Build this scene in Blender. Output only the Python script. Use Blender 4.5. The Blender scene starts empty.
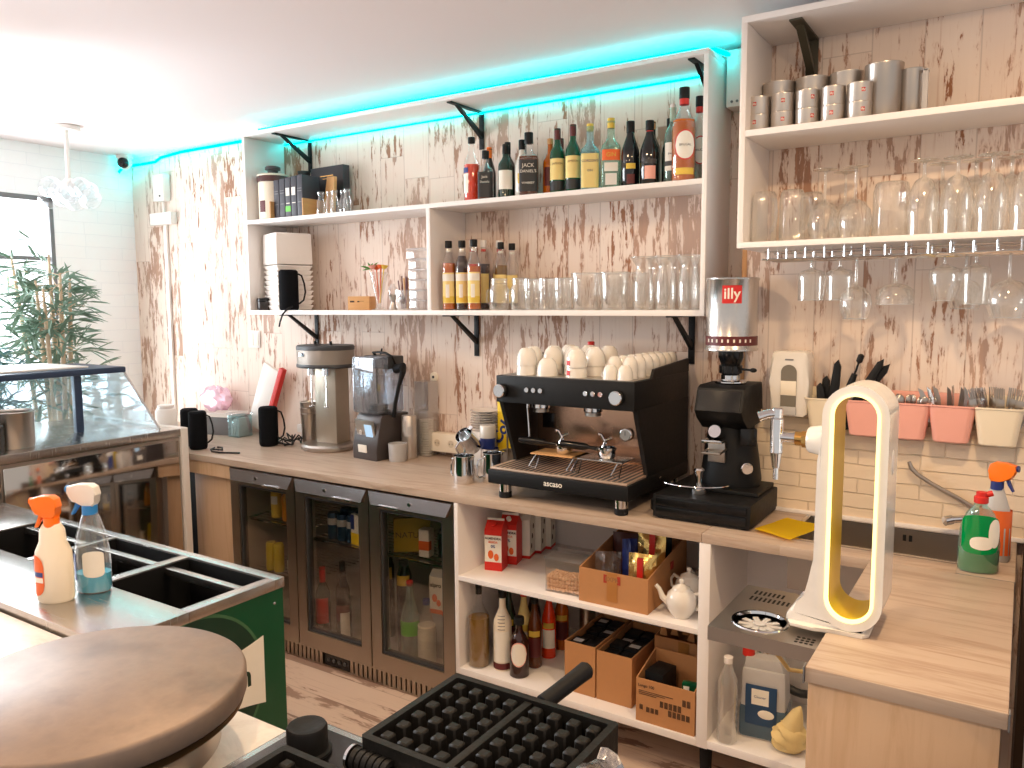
import bpy, bmesh, math, random
from mathutils import Vector, Matrix
random.seed(7)
PI = math.pi
SC = bpy.context.scene
COL = SC.collection
ORD = ['first', 'second', 'third', 'fourth', 'fifth', 'sixth', 'seventh', 'eighth', 'ninth', 'tenth', 'eleventh', 'twelfth']

# ------------------------------------------------------------------ materials
def new_mat(name):
    m = bpy.data.materials.new(name); m.use_nodes = True
    nt = m.node_tree; nt.nodes.clear()
    out = nt.nodes.new('ShaderNodeOutputMaterial')
    return m, nt, out
def N(nt, t, **kw):
    n = nt.nodes.new(t)
    for k, v in kw.items(): setattr(n, k, v)
    return n
def L(nt, a, b): nt.links.new(a, b)
def C4(c): return (c[0], c[1], c[2], 1)
def srgb(r, g, b):
    f = lambda v: v/12.92 if v <= .04045 else ((v+.055)/1.055)**2.4
    return (f(r/255), f(g/255), f(b/255))
def pm(name, col, rough=.5, metal=0, var=.06, scale=30, bump=0, coat=0, emit=None, es=0, stretch=None, spec=.5):
    """principled surface with a little procedural unevenness in colour and gloss"""
    m, nt, out = new_mat(name)
    p = N(nt, 'ShaderNodeBsdfPrincipled')
    p.inputs['Metallic'].default_value = metal
    p.inputs['Coat Weight'].default_value = coat
    p.inputs['Specular IOR Level'].default_value = spec
    tc = N(nt, 'ShaderNodeTexCoord'); mp = N(nt, 'ShaderNodeMapping')
    if stretch: mp.inputs['Scale'].default_value = stretch
    L(nt, tc.outputs['Object'], mp.inputs['Vector'])
    nz = N(nt, 'ShaderNodeTexNoise'); nz.inputs['Scale'].default_value = scale; nz.inputs['Detail'].default_value = 3
    L(nt, mp.outputs[0], nz.inputs['Vector'])
    mx = N(nt, 'ShaderNodeMix', data_type='RGBA')
    lo = tuple(max(0, c*(1-var)) for c in col); hi = tuple(min(1, c*(1+var)) for c in col)
    mx.inputs[6].default_value = C4(lo); mx.inputs[7].default_value = C4(hi)
    L(nt, nz.outputs['Fac'], mx.inputs[0]); L(nt, mx.outputs[2], p.inputs['Base Color'])
    mr = N(nt, 'ShaderNodeMapRange'); mr.inputs[3].default_value = max(.02, rough*.85); mr.inputs[4].default_value = min(1, rough*1.15)
    L(nt, nz.outputs['Fac'], mr.inputs[0]); L(nt, mr.outputs[0], p.inputs['Roughness'])
    if bump:
        b = N(nt, 'ShaderNodeBump'); b.inputs['Strength'].default_value = bump; b.inputs['Distance'].default_value = .004
        L(nt, nz.outputs['Fac'], b.inputs['Height']); L(nt, b.outputs[0], p.inputs['Normal'])
    if emit:
        p.inputs['Emission Color'].default_value = C4(emit); p.inputs['Emission Strength'].default_value = es
    L(nt, p.outputs[0], out.inputs[0])
    return m
def glass(name, tint=(.96, .97, .97), edge=(.80, .82, .80), lo=.05, hi=.75, body=.04, blend=.35):
    """thin clear glass: see-through face on, reflecting at grazing angles"""
    m, nt, out = new_mat(name)
    tr = N(nt, 'ShaderNodeBsdfTransparent'); tr.inputs[0].default_value = C4(tint)
    gl = N(nt, 'ShaderNodeBsdfGlossy'); gl.inputs['Color'].default_value = C4(edge); gl.inputs['Roughness'].default_value = .06
    df = N(nt, 'ShaderNodeBsdfDiffuse'); df.inputs[0].default_value = C4(edge)
    lw = N(nt, 'ShaderNodeLayerWeight'); lw.inputs[0].default_value = blend
    mr = N(nt, 'ShaderNodeMapRange'); mr.inputs[3].default_value = lo; mr.inputs[4].default_value = hi
    L(nt, lw.outputs['Facing'], mr.inputs[0])
    m1 = N(nt, 'ShaderNodeMixShader'); m2 = N(nt, 'ShaderNodeMixShader'); m2.inputs[0].default_value = body
    L(nt, mr.outputs[0], m1.inputs[0]); L(nt, tr.outputs[0], m1.inputs[1]); L(nt, gl.outputs[0], m1.inputs[2])
    L(nt, m1.outputs[0], m2.inputs[1]); L(nt, df.outputs[0], m2.inputs[2]); L(nt, m2.outputs[0], out.inputs[0])
    return m
def emis(name, col, s):
    m, nt, out = new_mat(name)
    e = N(nt, 'ShaderNodeEmission'); e.inputs[0].default_value = C4(col); e.inputs[1].default_value = s
    L(nt, e.outputs[0], out.inputs[0]); return m
def math_n(nt, op, a, b=None, clamp=False):
    n = N(nt, 'ShaderNodeMath', operation=op); n.use_clamp = clamp
    for i, v in enumerate((a, b)):
        if v is None: continue
        if isinstance(v, (int, float)): n.inputs[i].default_value = v
        else: L(nt, v, n.inputs[i])
    return n.outputs[0]
def ramp(nt, fac, stops):
    r = N(nt, 'ShaderNodeValToRGB'); e = r.color_ramp.elements
    while len(e) < len(stops): e.new(.5)
    for i, (p, c) in enumerate(stops): e[i].position = p; e[i].color = C4(c) if len(c) == 3 else c
    L(nt, fac, r.inputs[0]); return r.outputs[0]
def noise(nt, vec, sc, scale=1, detail=4, rough=.6, dist=0):
    mp = N(nt, 'ShaderNodeMapping'); mp.inputs['Scale'].default_value = sc
    L(nt, vec, mp.inputs['Vector'])
    n = N(nt, 'ShaderNodeTexNoise'); n.inputs['Scale'].default_value = scale; n.inputs['Detail'].default_value = detail
    n.inputs['Roughness'].default_value = rough; n.inputs['Distortion'].default_value = dist
    L(nt, mp.outputs[0], n.inputs['Vector']); return n.outputs['Fac']
def mixc(nt, fac, a, b):
    x = N(nt, 'ShaderNodeMix', data_type='RGBA')
    if isinstance(fac, (int, float)): x.inputs[0].default_value = fac
    else: L(nt, fac, x.inputs[0])
    for i, v in ((6, a), (7, b)):
        if isinstance(v, tuple): x.inputs[i].default_value = C4(v)
        else: L(nt, v, x.inputs[i])
    return x.outputs[2]
def planks(name, ax_across, ax_along, width, cream, brown, dark, amount, rough=.65, fine=(70, 3.2), lump=(17, 5.0)):
    """printed worn boards: flaking cream paint over brown wood; pattern runs along ax_along"""
    m, nt, out = new_mat(name)
    p = N(nt, 'ShaderNodeBsdfPrincipled'); p.inputs['Roughness'].default_value = rough
    g = N(nt, 'ShaderNodeNewGeometry'); s = N(nt, 'ShaderNodeSeparateXYZ'); L(nt, g.outputs['Position'], s.inputs[0])
    u = s.outputs['XYZ'.index(ax_across)]; v = s.outputs['XYZ'.index(ax_along)]
    uw = math_n(nt, 'DIVIDE', u, width)
    pid = math_n(nt, 'FLOOR', uw)
    wn = N(nt, 'ShaderNodeTexWhiteNoise', noise_dimensions='1D'); L(nt, pid, wn.inputs['W'])
    # boards are cut at different heights
    vo = math_n(nt, 'ADD', v, math_n(nt, 'MULTIPLY', wn.outputs['Value'], 7.3))
    seg = math_n(nt, 'FLOOR', math_n(nt, 'DIVIDE', vo, 1.15))
    w2 = N(nt, 'ShaderNodeTexWhiteNoise', noise_dimensions='2D')
    cv2 = N(nt, 'ShaderNodeCombineXYZ'); L(nt, pid, cv2.inputs[0]); L(nt, seg, cv2.inputs[1]); L(nt, cv2.outputs[0], w2.inputs['Vector'])
    cv = N(nt, 'ShaderNodeCombineXYZ'); L(nt, u, cv.inputs[0]); L(nt, vo, cv.inputs[1]); L(nt, math_n(nt, 'MULTIPLY', w2.outputs['Value'], 9), cv.inputs[2])
    big = noise(nt, cv.outputs[0], (lump[0], lump[1], 1), 1, 5, .68, .3)
    fin = noise(nt, cv.outputs[0], (fine[0], fine[1], 1), 1, 4, .6, .2)
    area = noise(nt, cv.outputs[0], (2.6, 1.3, .4), 1, 2, .5)
    lim = math_n(nt, 'ADD', math_n(nt, 'MULTIPLY', area, .55), math_n(nt, 'MULTIPLY', w2.outputs['Value'], .07))
    f0 = math_n(nt, 'ADD', big, math_n(nt, 'MULTIPLY', math_n(nt, 'SUBTRACT', fin, .5), .30))
    f1 = math_n(nt, 'ADD', f0, lim)
    mask = ramp(nt, f1, [(.0, (0, 0, 0)), (amount, (0, 0, 0)), (amount+.025, (1, 1, 1)), (1, (1, 1, 1))])
    rim = ramp(nt, f1, [(.0, (0, 0, 0)), (amount-.05, (0, 0, 0)), (amount, (1, 1, 1)), (1, (1, 1, 1))])
    wood = mixc(nt, fin, dark, brown)
    wood = mixc(nt, math_n(nt, 'MULTIPLY', w2.outputs['Value'], .35), wood, cream)
    paint = mixc(nt, math_n(nt, 'MULTIPLY', fin, .10), cream, brown)
    paint = mixc(nt, math_n(nt, 'MULTIPLY', w2.outputs['Value'], .10), paint, brown)
    streak = ramp(nt, noise(nt, cv.outputs[0], (95, 2.2, 1), 1, 3, .6, .1), [(0, (0, 0, 0)), (.60, (0, 0, 0)), (.70, (1, 1, 1)), (1, (1, 1, 1))])
    paint = mixc(nt, math_n(nt, 'MULTIPLY', streak, .28), paint, brown)
    paint = mixc(nt, math_n(nt, 'MULTIPLY', rim, .25), paint, brown)
    c = mixc(nt, mask, paint, wood)
    fr = math_n(nt, 'FRACT', uw)
    edge = math_n(nt, 'LESS_THAN', math_n(nt, 'MINIMUM', fr, math_n(nt, 'SUBTRACT', 1, fr)), .014)
    fr2 = math_n(nt, 'FRACT', math_n(nt, 'DIVIDE', vo, 1.15))
    edge2 = math_n(nt, 'LESS_THAN', fr2, .003)
    c = mixc(nt, math_n(nt, 'MULTIPLY', math_n(nt, 'MAXIMUM', edge, edge2), .26), c, dark)
    L(nt, c, p.inputs['Base Color']); L(nt, p.outputs[0], out.inputs[0])
    return m
def woodgrain(name, light, mid, dark, axis=(1.2, 14, 14), rough=.42, contrast=1.0):
    """pale laminate with long soft grain"""
    m, nt, out = new_mat(name)
    p = N(nt, 'ShaderNodeBsdfPrincipled'); p.inputs['Roughness'].default_value = rough
    g = N(nt, 'ShaderNodeNewGeometry')
    a = noise(nt, g.outputs['Position'], axis, 1.6, 6, .65, .8)
    b = noise(nt, g.outputs['Position'], tuple(v*4 for v in axis), 1.2, 3, .6, .2)
    c = ramp(nt, a, [(.0, dark), (.40, mid), (.52, light), (.62, light), (.75, mid), (1, dark)])
    c = mixc(nt, math_n(nt, 'MULTIPLY', b, .35*contrast), c, mid)
    L(nt, c, p.inputs['Base Color']); L(nt, p.outputs[0], out.inputs[0]); return m
def bricks(name, c1, c2, mortar, ax, w=.21, h=.062, bump=.8, rough=.8):
    m, nt, out = new_mat(name)
    p = N(nt, 'ShaderNodeBsdfPrincipled'); p.inputs['Roughness'].default_value = rough
    g = N(nt, 'ShaderNodeNewGeometry'); s = N(nt, 'ShaderNodeSeparateXYZ'); L(nt, g.outputs['Position'], s.inputs[0])
    cv = N(nt, 'ShaderNodeCombineXYZ'); L(nt, s.outputs['XYZ'.index(ax)], cv.inputs[0]); L(nt, s.outputs[2], cv.inputs[1])
    wob = noise(nt, g.outputs['Position'], (1, 1, 1), 9, 3)
    va = N(nt, 'ShaderNodeVectorMath', operation='ADD'); L(nt, cv.outputs[0], va.inputs[0])
    c2v = N(nt, 'ShaderNodeCombineXYZ'); L(nt, math_n(nt, 'MULTIPLY', wob, .012), c2v.inputs[0]); L(nt, math_n(nt, 'MULTIPLY', wob, .012), c2v.inputs[1])
    L(nt, c2v.outputs[0], va.inputs[1])
    br = N(nt, 'ShaderNodeTexBrick'); L(nt, va.outputs[0], br.inputs['Vector'])
    br.inputs['Scale'].default_value = 1; br.inputs['Brick Width'].default_value = w; br.inputs['Row Height'].default_value = h
    br.offset = .37; br.squash = 1.35; br.squash_frequency = 3; br.inputs['Mortar Size'].default_value = .0028; br.inputs['Mortar Smooth'].default_value = .6; br.inputs['Bias'].default_value = -.2
    br.inputs['Color1'].default_value = C4(c1); br.inputs['Color2'].default_value = C4(c2); br.inputs['Mortar'].default_value = C4(mortar)
    rn = noise(nt, g.outputs['Position'], (1, 1, 2.2), 17, 6, .7)
    L(nt, mixc(nt, math_n(nt, 'MULTIPLY', rn, .22), br.outputs['Color'], mortar), p.inputs['Base Color'])
    hh = math_n(nt, 'ADD', math_n(nt, 'MULTIPLY', br.outputs['Fac'], -1.0), math_n(nt, 'MULTIPLY', rn, .7))
    b = N(nt, 'ShaderNodeBump'); b.inputs['Strength'].default_value = bump; b.inputs['Distance'].default_value = .006
    L(nt, hh, b.inputs['Height']); L(nt, b.outputs[0], p.inputs['Normal']); L(nt, p.outputs[0], out.inputs[0]); return m

# ------------------------------------------------------------------ mesh builder
class G:
    def __init__(s): s.bm = bmesh.new()
    def _xf(s, vs, M):
        if M is not None: bmesh.ops.transform(s.bm, matrix=M, verts=vs)
    def box(s, x0, x1, y0, y1, z0, z1, bev=0, seg=2, M=None, taper=None):
        r = bmesh.ops.create_cube(s.bm, size=1); vs = r['verts']
        for v in vs:
            u = v.co.copy()
            v.co = Vector((x0+(x1-x0)*(u.x+.5), y0+(y1-y0)*(u.y+.5), z0+(z1-z0)*(u.z+.5)))
            if taper and u.z > 0:
                cx, cy = (x0+x1)/2, (y0+y1)/2
                v.co.x = cx+(v.co.x-cx)*taper; v.co.y = cy+(v.co.y-cy)*taper
        if bev:
            es = list({e for v in vs for e in v.link_edges})
            q = bmesh.ops.bevel(s.bm, geom=es, offset=bev, segments=seg, profile=.6, affect='EDGES')
            vs = list({v for f in q['faces'] for v in f.verts} | {v for v in vs if v.is_valid})
        s._xf(vs, M); return s
    def lathe(s, prof, n=20, c=(0, 0, 0), sq=None, M=None, el=1.0):
        rings = []; allv = []
        for r, z in prof:
            if r < 1e-6:
                v = s.bm.verts.new((c[0], c[1], c[2]+z)); rings.append([v]); allv.append(v); continue
            ring = []
            for i in range(n):
                a = 2*PI*(i+.5)/n; k = 1
                ca, sa = math.cos(a), math.sin(a)
                if sq: k = (abs(ca)**sq+abs(sa)**sq)**(-1/sq)
                ring.append(s.bm.verts.new((c[0]+r*k*ca, c[1]+r*k*sa*el, c[2]+z)))
            rings.append(ring); allv += ring
        for A, B in zip(rings, rings[1:]):
            if len(A) == 1 and len(B) == 1: continue
            for i in range(n):
                j = (i+1) % n
                if len(A) == 1: s.bm.faces.new((A[0], B[j], B[i]))
                elif len(B) == 1: s.bm.faces.new((A[i], A[j], B[0]))
                else: s.bm.faces.new((A[i], A[j], B[j], B[i]))
        s._xf(allv, M); return s
    def cyl(s, r, z0, z1, n=20, c=(0, 0), r2=None, M=None, bev=0):
        r2 = r if r2 is None else r2
        if bev: return s.lathe([(0, z0), (r-bev, z0), (r, z0+bev), (r2, z1-bev), (r2-bev, z1), (0, z1)], n, (c[0], c[1], 0), M=M)
        return s.lathe([(0, z0), (r, z0), (r2, z1), (0, z1)], n, (c[0], c[1], 0), M=M)
    def tube(s, pts, r, n=8, closed=False, M=None):
        pts = [Vector(p) for p in pts]; m = len(pts); rings = []; up = None; allv = []
        rr = r if isinstance(r, (list, tuple)) else [r]*m
        for i, p in enumerate(pts):
            a = pts[i-1] if (i or closed) else p; b = pts[(i+1) % m] if (i < m-1 or closed) else p
            t = (b-a).normalized()
            if up is None: up = Vector((0, 0, 1)) if abs(t.z) < .9 else Vector((1, 0, 0))
            sd = t.cross(up).normalized(); up = sd.cross(t).normalized()
            ring = [s.bm.verts.new(p+(sd*math.cos(2*PI*k/n)+up*math.sin(2*PI*k/n))*rr[i]) for k in range(n)]
            rings.append(ring); allv += ring
        for i in range(m if closed else m-1):
            A, B = rings[i], rings[(i+1) % m]
            for k in range(n): s.bm.faces.new((A[k], A[(k+1) % n], B[(k+1) % n], B[k]))
        if not closed:
            s.bm.faces.new(rings[0][::-1]); s.bm.faces.new(rings[-1])
        s._xf(allv, M); return s
    def prism(s, poly, a, b, ax='y', M=None, bev=0):
        def P(u, v, w): return {'y': (u, w, v), 'x': (w, u, v), 'z': (u, v, w)}[ax]
        A = [s.bm.verts.new(P(u, v, a)) for u, v in poly]; B = [s.bm.verts.new(P(u, v, b)) for u, v in poly]
        n = len(poly); fs = [s.bm.faces.new(A), s.bm.faces.new(B[::-1])]
        for i in range(n): fs.append(s.bm.faces.new((A[i], B[i], B[(i+1) % n], A[(i+1) % n])))
        vs = A+B
        if bev:
            es = [e for f in fs[:2] for e in f.edges]
            q = bmesh.ops.bevel(s.bm, geom=es, offset=bev, segments=2, profile=.6, affect='EDGES')
            vs = list({v for f in q['faces'] for v in f.verts} | {v for v in vs if v.is_valid})
        s._xf(vs, M); return s
    def ringprism(s, outer, inner, a, b, ax='y', M=None):
        def P(u, v, w): return {'y': (u, w, v), 'x': (w, u, v), 'z': (u, v, w)}[ax]
        n = len(outer)
        V = [[s.bm.verts.new(P(u, v, w)) for u, v in lp] for lp in (outer, inner) for w in (a, b)]
        oa, ob, ia, ib = V
        for i in range(n):
            j = (i+1) % n
            for q in ((oa[i], ob[i], ob[j], oa[j]), (ia[i], ia[j], ib[j], ib[i]), (oa[i], oa[j], ia[j], ia[i]), (ob[i], ib[i], ib[j], ob[j])):
                s.bm.faces.new(q)
        s._xf([v for l in V for v in l], M); return s
    def patch(s, R, a0, a1, z0, z1, n=10, c=(0, 0), sq=None, R2=None):
        """curved label on a round or squarish body; angles in degrees, -90 faces the front"""
        A = []; B = []
        for i in range(n+1):
            a = math.radians(a0+(a1-a0)*i/n); ca, sa = math.cos(a), math.sin(a)
            k = (abs(ca)**sq+abs(sa)**sq)**(-1/sq) if sq else 1
            A.append(s.bm.verts.new((c[0]+R*k*ca, c[1]+R*k*sa, z0)))
            B.append(s.bm.verts.new((c[0]+(R2 or R)*k*ca, c[1]+(R2 or R)*k*sa, z1)))
        for i in range(n): s.bm.faces.new((A[i], A[i+1], B[i+1], B[i]))
        return s
    def ball(s, r, c=(0, 0, 0), sc=(1, 1, 1), u=14, v=8, M=None):
        q = bmesh.ops.create_uvsphere(s.bm, u_segments=u, v_segments=v, radius=r)
        for x in q['verts']: x.co = Vector((c[0]+x.co.x*sc[0], c[1]+x.co.y*sc[1], c[2]+x.co.z*sc[2]))
        s._xf(q['verts'], M); return s
    def face(s, pts):
        s.bm.faces.new([s.bm.verts.new(p) for p in pts]); return s
    def build(s, name, mat, parent=None, loc=(0, 0, 0), rot=(0, 0, 0), sharp=38, fixn=True):
        if fixn: bmesh.ops.recalc_face_normals(s.bm, faces=s.bm.faces)
        me = bpy.data.meshes.new(name); s.bm.to_mesh(me); s.bm.free()
        me.materials.append(mat)
        me.shade_smooth(); me.set_sharp_from_angle(angle=math.radians(sharp))
        o = bpy.data.objects.new(name, me); COL.objects.link(o)
        o.location = loc; o.rotation_euler = rot
        if parent is not None: o.parent = parent
        return o
def RZ(a, p=(0, 0, 0)): return Matrix.Translation(p) @ Matrix.Rotation(math.radians(a), 4, 'Z')
def TR(p, rx=0, ry=0, rz=0):
    return Matrix.Translation(p) @ Matrix.Rotation(math.radians(rz), 4, 'Z') @ Matrix.Rotation(math.radians(ry), 4, 'Y') @ Matrix.Rotation(math.radians(rx), 4, 'X')
def tag(o, label, cat, group=None):
    o['label'] = label; o['category'] = cat
    if group: o['group'] = group
    return o
def thing(name, label, cat, loc=(0, 0, 0), rz=0, group=None):
    o = bpy.data.objects.new(name, None); COL.objects.link(o); o.empty_display_size = .05
    o.location = loc; o.rotation_euler = (0, 0, math.radians(rz)); return tag(o, label, cat, group)
def struct(o): o['kind'] = 'structure'; return o
def kids(o): return [c for c in bpy.data.objects if c.parent == o]
def dup(root, loc, label, rz=None, group=None):
    """a copy of a thing, its parts and their sub-parts, sharing mesh data"""
    r = root.copy(); COL.objects.link(r); r.location = loc; r['label'] = label
    if rz is not None: r.rotation_euler = (root.rotation_euler.x, root.rotation_euler.y, math.radians(rz))
    if group: r['group'] = group
    for ch in kids(root):
        c = ch.copy(); COL.objects.link(c); c.parent = r
        for g in kids(ch):
            d = g.copy(); COL.objects.link(d); d.parent = c
    return r
def text(s, size, mat, parent, loc, rot=(90, 0, 0), name='lettering', align='CENTER', cyl=None, sx=1.0, bold=0):
    """flat lettering; cyl=(R, angle0) wraps it round an upright cylinder of radius R"""
    cu = bpy.data.curves.new('lettering', 'FONT'); cu.body = s; cu.size = size; cu.align_x = align; cu.align_y = 'CENTER'
    cu.offset = bold
    t = bpy.data.objects.new('lettering', cu); COL.objects.link(t)
    bpy.context.view_layer.update()
    me = bpy.data.meshes.new_from_object(t.evaluated_get(bpy.context.evaluated_depsgraph_get()))
    bpy.data.objects.remove(t); bpy.data.curves.remove(cu)
    me.materials.clear(); me.materials.append(mat)
    for v in me.vertices:
        v.co.x *= sx
        if cyl:
            R, a0 = cyl; a = math.radians(a0)+v.co.x/R
            v.co = Vector((R*math.cos(a), R*math.sin(a), v.co.y))
    o = bpy.data.objects.new(name, me); COL.objects.link(o); o.parent = parent
    o.location = loc
    o.rotation_euler = (0, 0, 0) if cyl else tuple(math.radians(a) for a in rot)
    return o
# ------------------------------------------------------------------ the palette
M_paper = planks('flaking_plank_wallpaper', 'X', 'Z', .155, srgb(238, 222, 209), srgb(176, 114, 72), srgb(114, 72, 46), .89, lump=(34, 6.5))
M_floor = planks('worn_plank_floor', 'Y', 'X', .17, srgb(214, 190, 170), srgb(150, 112, 92), srgb(98, 70, 58), .835, rough=.5, fine=(60, 2.6), lump=(13, 3.0))
M_ceil = pm('ceiling_paint', srgb(236, 226, 226), .9, var=.01, scale=4)
M_wallw = bricks('white_painted_brick', srgb(250, 249, 250), srgb(247, 246, 248), srgb(240, 240, 243), 'Y', .24, .075, .25, .7)
M_stone = bricks('cream_split_brick', srgb(234, 214, 188), srgb(228, 207, 180), srgb(222, 200, 172), 'X', .19, .050, .8, .85)
M_trimw = pm('raw_wood_edge', srgb(190, 140, 92), .7, var=.15, scale=25)
M_white = pm('white_melamine', srgb(238, 232, 228), .45, var=.012, scale=12)
M_whitel = pm('white_laminate', srgb(232, 226, 220), .35, var=.02, scale=10)
M_top = woodgrain('whitewashed_oak_top', srgb(190, 170, 152), srgb(170, 146, 127), srgb(136, 113, 96))
M_panel = woodgrain('beige_oak_panel', srgb(214, 180, 146), srgb(204, 168, 132), srgb(186, 150, 116), (14, 14, 1.2))
M_marble = woodgrain('pale_worktop', srgb(232, 224, 218), srgb(214, 204, 198), srgb(190, 176, 168), (4, 6, 4), .3)
M_steel = pm('brushed_steel', srgb(196, 192, 188), .26, 1, .05, 8, stretch=(2, 30, 2))
M_steelx = pm('soft_steel', srgb(186, 178, 170), .34, 1, .06, 10)
M_mirror = pm('polished_steel', srgb(196, 186, 176), .06, 1, .02, 3)
M_fridge = pm('dark_brushed_steel', srgb(168, 156, 143), .3, 1, .015, 3)
M_chrome = pm('chrome', srgb(225, 225, 226), .07, 1, .02, 10)
M_black = pm('matt_black', (.006, .006, .0065), .5, var=.2, scale=60, spec=.3)
M_slate = pm('slate_blue_frame', srgb(44, 60, 86), .35)
M_blackg = pm('gloss_black', (.006, .006, .007), .2, var=.1, scale=40, spec=.4)
M_iron = pm('cast_iron', (.012, .011, .010), .5, 0, .35, 70, .35, spec=.2)
M_rub = pm('black_rubber', (.012, .012, .013), .6, var=.2, scale=90, bump=.2, spec=.18)
M_fabric = pm('black_speaker_cloth', (.006, .0065, .008), .9, var=.3, scale=240, bump=.4, spec=.1)
M_dkgrey = pm('dark_grey', srgb(58, 58, 60), .45)
M_grey = pm('mid_grey_plastic', srgb(112, 112, 114), .5)
M_lgrey = pm('light_grey_plastic', srgb(185, 182, 180), .45)
M_cream = pm('cream_plastic', srgb(238, 226, 205), .4, var=.02)
M_foam = pm('white_foam', srgb(244, 238, 232), .8, var=.02, scale=80)
M_pink = pm('pink_plastic', srgb(238, 172, 156), .4, var=.02)
M_pot = pm('cream_pot', srgb(236, 222, 196), .42, var=.02)
M_china = pm('white_china', srgb(228, 221, 211), .12, var=.015, coat=.4)
M_card = pm('brown_cardboard', srgb(184, 130, 82), .85, var=.06, scale=50)
M_cardd = pm('cardboard_inside', srgb(150, 106, 68), .9, var=.08, scale=50)
M_green = pm('beer_green', srgb(2, 74, 44), .3, var=.08, scale=6)
M_greend = pm('dark_beer_green', srgb(8, 50, 34), .4)
M_olive = pm('olive_bracket', srgb(70, 66, 52), .5)
M_red = pm('red', srgb(206, 40, 30), .4)
M_orange = pm('orange_plastic', srgb(250, 120, 16), .35)
M_orange2 = pm('orange_label', srgb(232, 104, 40), .5)
M_yellow = pm('yellow_cloth', srgb(244, 208, 10), .8, bump=.2, scale=120)
M_ybox = pm('yellow_print', srgb(250, 212, 24), .5)
M_gold = pm('gold_lacquer', srgb(220, 192, 18), .3, .15, .05, 8)
M_brass = pm('brass', srgb(206, 160, 92), .2, 1)
M_blue = pm('blue_plastic', srgb(42, 128, 200), .4)
M_navy = pm('navy', srgb(32, 50, 120), .4)
M_paperw = pm('white_paper_label', srgb(238, 232, 220), .7, var=.03)
M_cremel = pm('cream_label', srgb(238, 212, 138), .7, var=.04)
M_ylab = pm('yellow_label', srgb(226, 190, 74), .6, var=.05)
M_blab = pm('black_label', (.02, .02, .022), .5, var=.3, scale=120)
M_brownc = pm('dark_brown_lid', srgb(84, 48, 44), .4)
M_maroon = pm('maroon_print', srgb(92, 26, 26), .5)
M_wood = pm('light_wood', srgb(206, 156, 100), .6, var=.12, scale=14, stretch=(1, 1, 8))
M_ink = pm('dark_ink', srgb(70, 52, 40), .8)
M_redlabel = pm('red_brand_square', srgb(200, 30, 26), .45)
M_tin = pm('silver_tin', srgb(206, 198, 190), .34, .85, .03)
M_led_c = emis('cyan_led', (.0, .80, .85), 14)
M_led_w = emis('warm_led', (1.0, .80, .30), 2.3)
M_leaf = pm('flare_paled_leaf', srgb(116, 142, 124), .55, var=.35, scale=9)  # dark green leaves, with the pale window flare put into their colour
M_leaf2 = pm('flare_teal_leaf', srgb(98, 136, 140), .55, var=.3, scale=9)  # teal cast is window flare mixed into the leaf colour
M_cane = pm('bamboo_cane', srgb(196, 170, 142), .6, var=.2, scale=12)
M_glass = glass('clear_glass', (.95, .95, .94), (.95, .94, .92), .06, .9, .075, .38)
M_rim = glass('glass_edge', (.86, .87, .86), (.90, .90, .88), .25, .9, .16, .4)
M_bglass = glass('clear_bottle_glass', (.97, .97, .97), (.85, .86, .86), .03, .5, .012)
M_case = glass('display_glass', (.93, .97, .985), (.85, .95, 1.0), .04, .5, .03)
M_glassy = glass('window_glass', (.97, .98, .99), (.9, .92, .93), .03, .5, .0)
M_fglass = glass('fridge_glass', (.90, .88, .85), (.8, .78, .75), .035, .40, .0)
M_smoke = glass('smoky_plastic', (.70, .72, .76), (.62, .66, .72), .10, .6, .10)
M_clearp = glass('clear_plastic', (.95, .95, .95), (.88, .88, .88), .06, .6, .05)
M_gblue = glass('pale_blue_glass', (.72, .90, .93), (.6, .8, .84), .08, .6, .10)
M_ggreen = glass('pale_green_glass', (.75, .88, .80), (.6, .75, .68), .1, .7, .12)
M_gb = pm('dark_green_bottle', (.006, .028, .016), .08, var=.1, coat=.5)
M_gbk = pm('near_black_bottle', (.006, .006, .007), .07, var=.1, coat=.5)
M_gbr = pm('dark_brown_bottle', (.020, .010, .008), .08, var=.1, coat=.5)
M_grn = pm('emerald_bottle', srgb(10, 74, 46), .08, var=.1, coat=.5)
M_amber = pm('amber_liquid', srgb(184, 92, 8), .08, var=.08, coat=.4)
M_amberd = pm('dark_amber_liquid', srgb(92, 42, 12), .08, var=.08, coat=.4)
M_campari = pm('red_orange_liquid', srgb(232, 62, 22), .08, coat=.4)
M_oil = pm('olive_gold_liquid', srgb(124, 88, 10), .1, coat=.4)
M_choc = pm('dark_syrup', srgb(46, 18, 14), .1, coat=.4)
M_gsoap = pm('green_soap', srgb(0, 140, 70), .08, coat=.4)
M_bluel = pm('blue_cleaner', srgb(60, 186, 220), .08, coat=.3)
M_jerry = pm('blue_grey_liquid', srgb(70, 92, 110), .2)
M_milk = pm('milk', srgb(238, 230, 206), .4)
M_lime = pm('lime_label', srgb(96, 186, 60), .5)
M_gold2 = pm('gold_foil', srgb(232, 196, 120), .22, .85, .2, 30, .8)
M_foil = pm('silver_foil', srgb(210, 210, 212), .2, 1, .1, 30, .9)
M_cloth = pm('cream_cloth', srgb(226, 200, 140), .9, bump=.3, scale=60)
M_pinkbag = glass('pink_plastic_bag', (.95, .72, .80), (.95, .72, .82), .35, .8, .45)
M_cookie = pm('biscuit', srgb(236, 190, 150), .8, var=.15, scale=60)
M_screen = emis('lit_display', (.55, .75, .95), .9)
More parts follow.
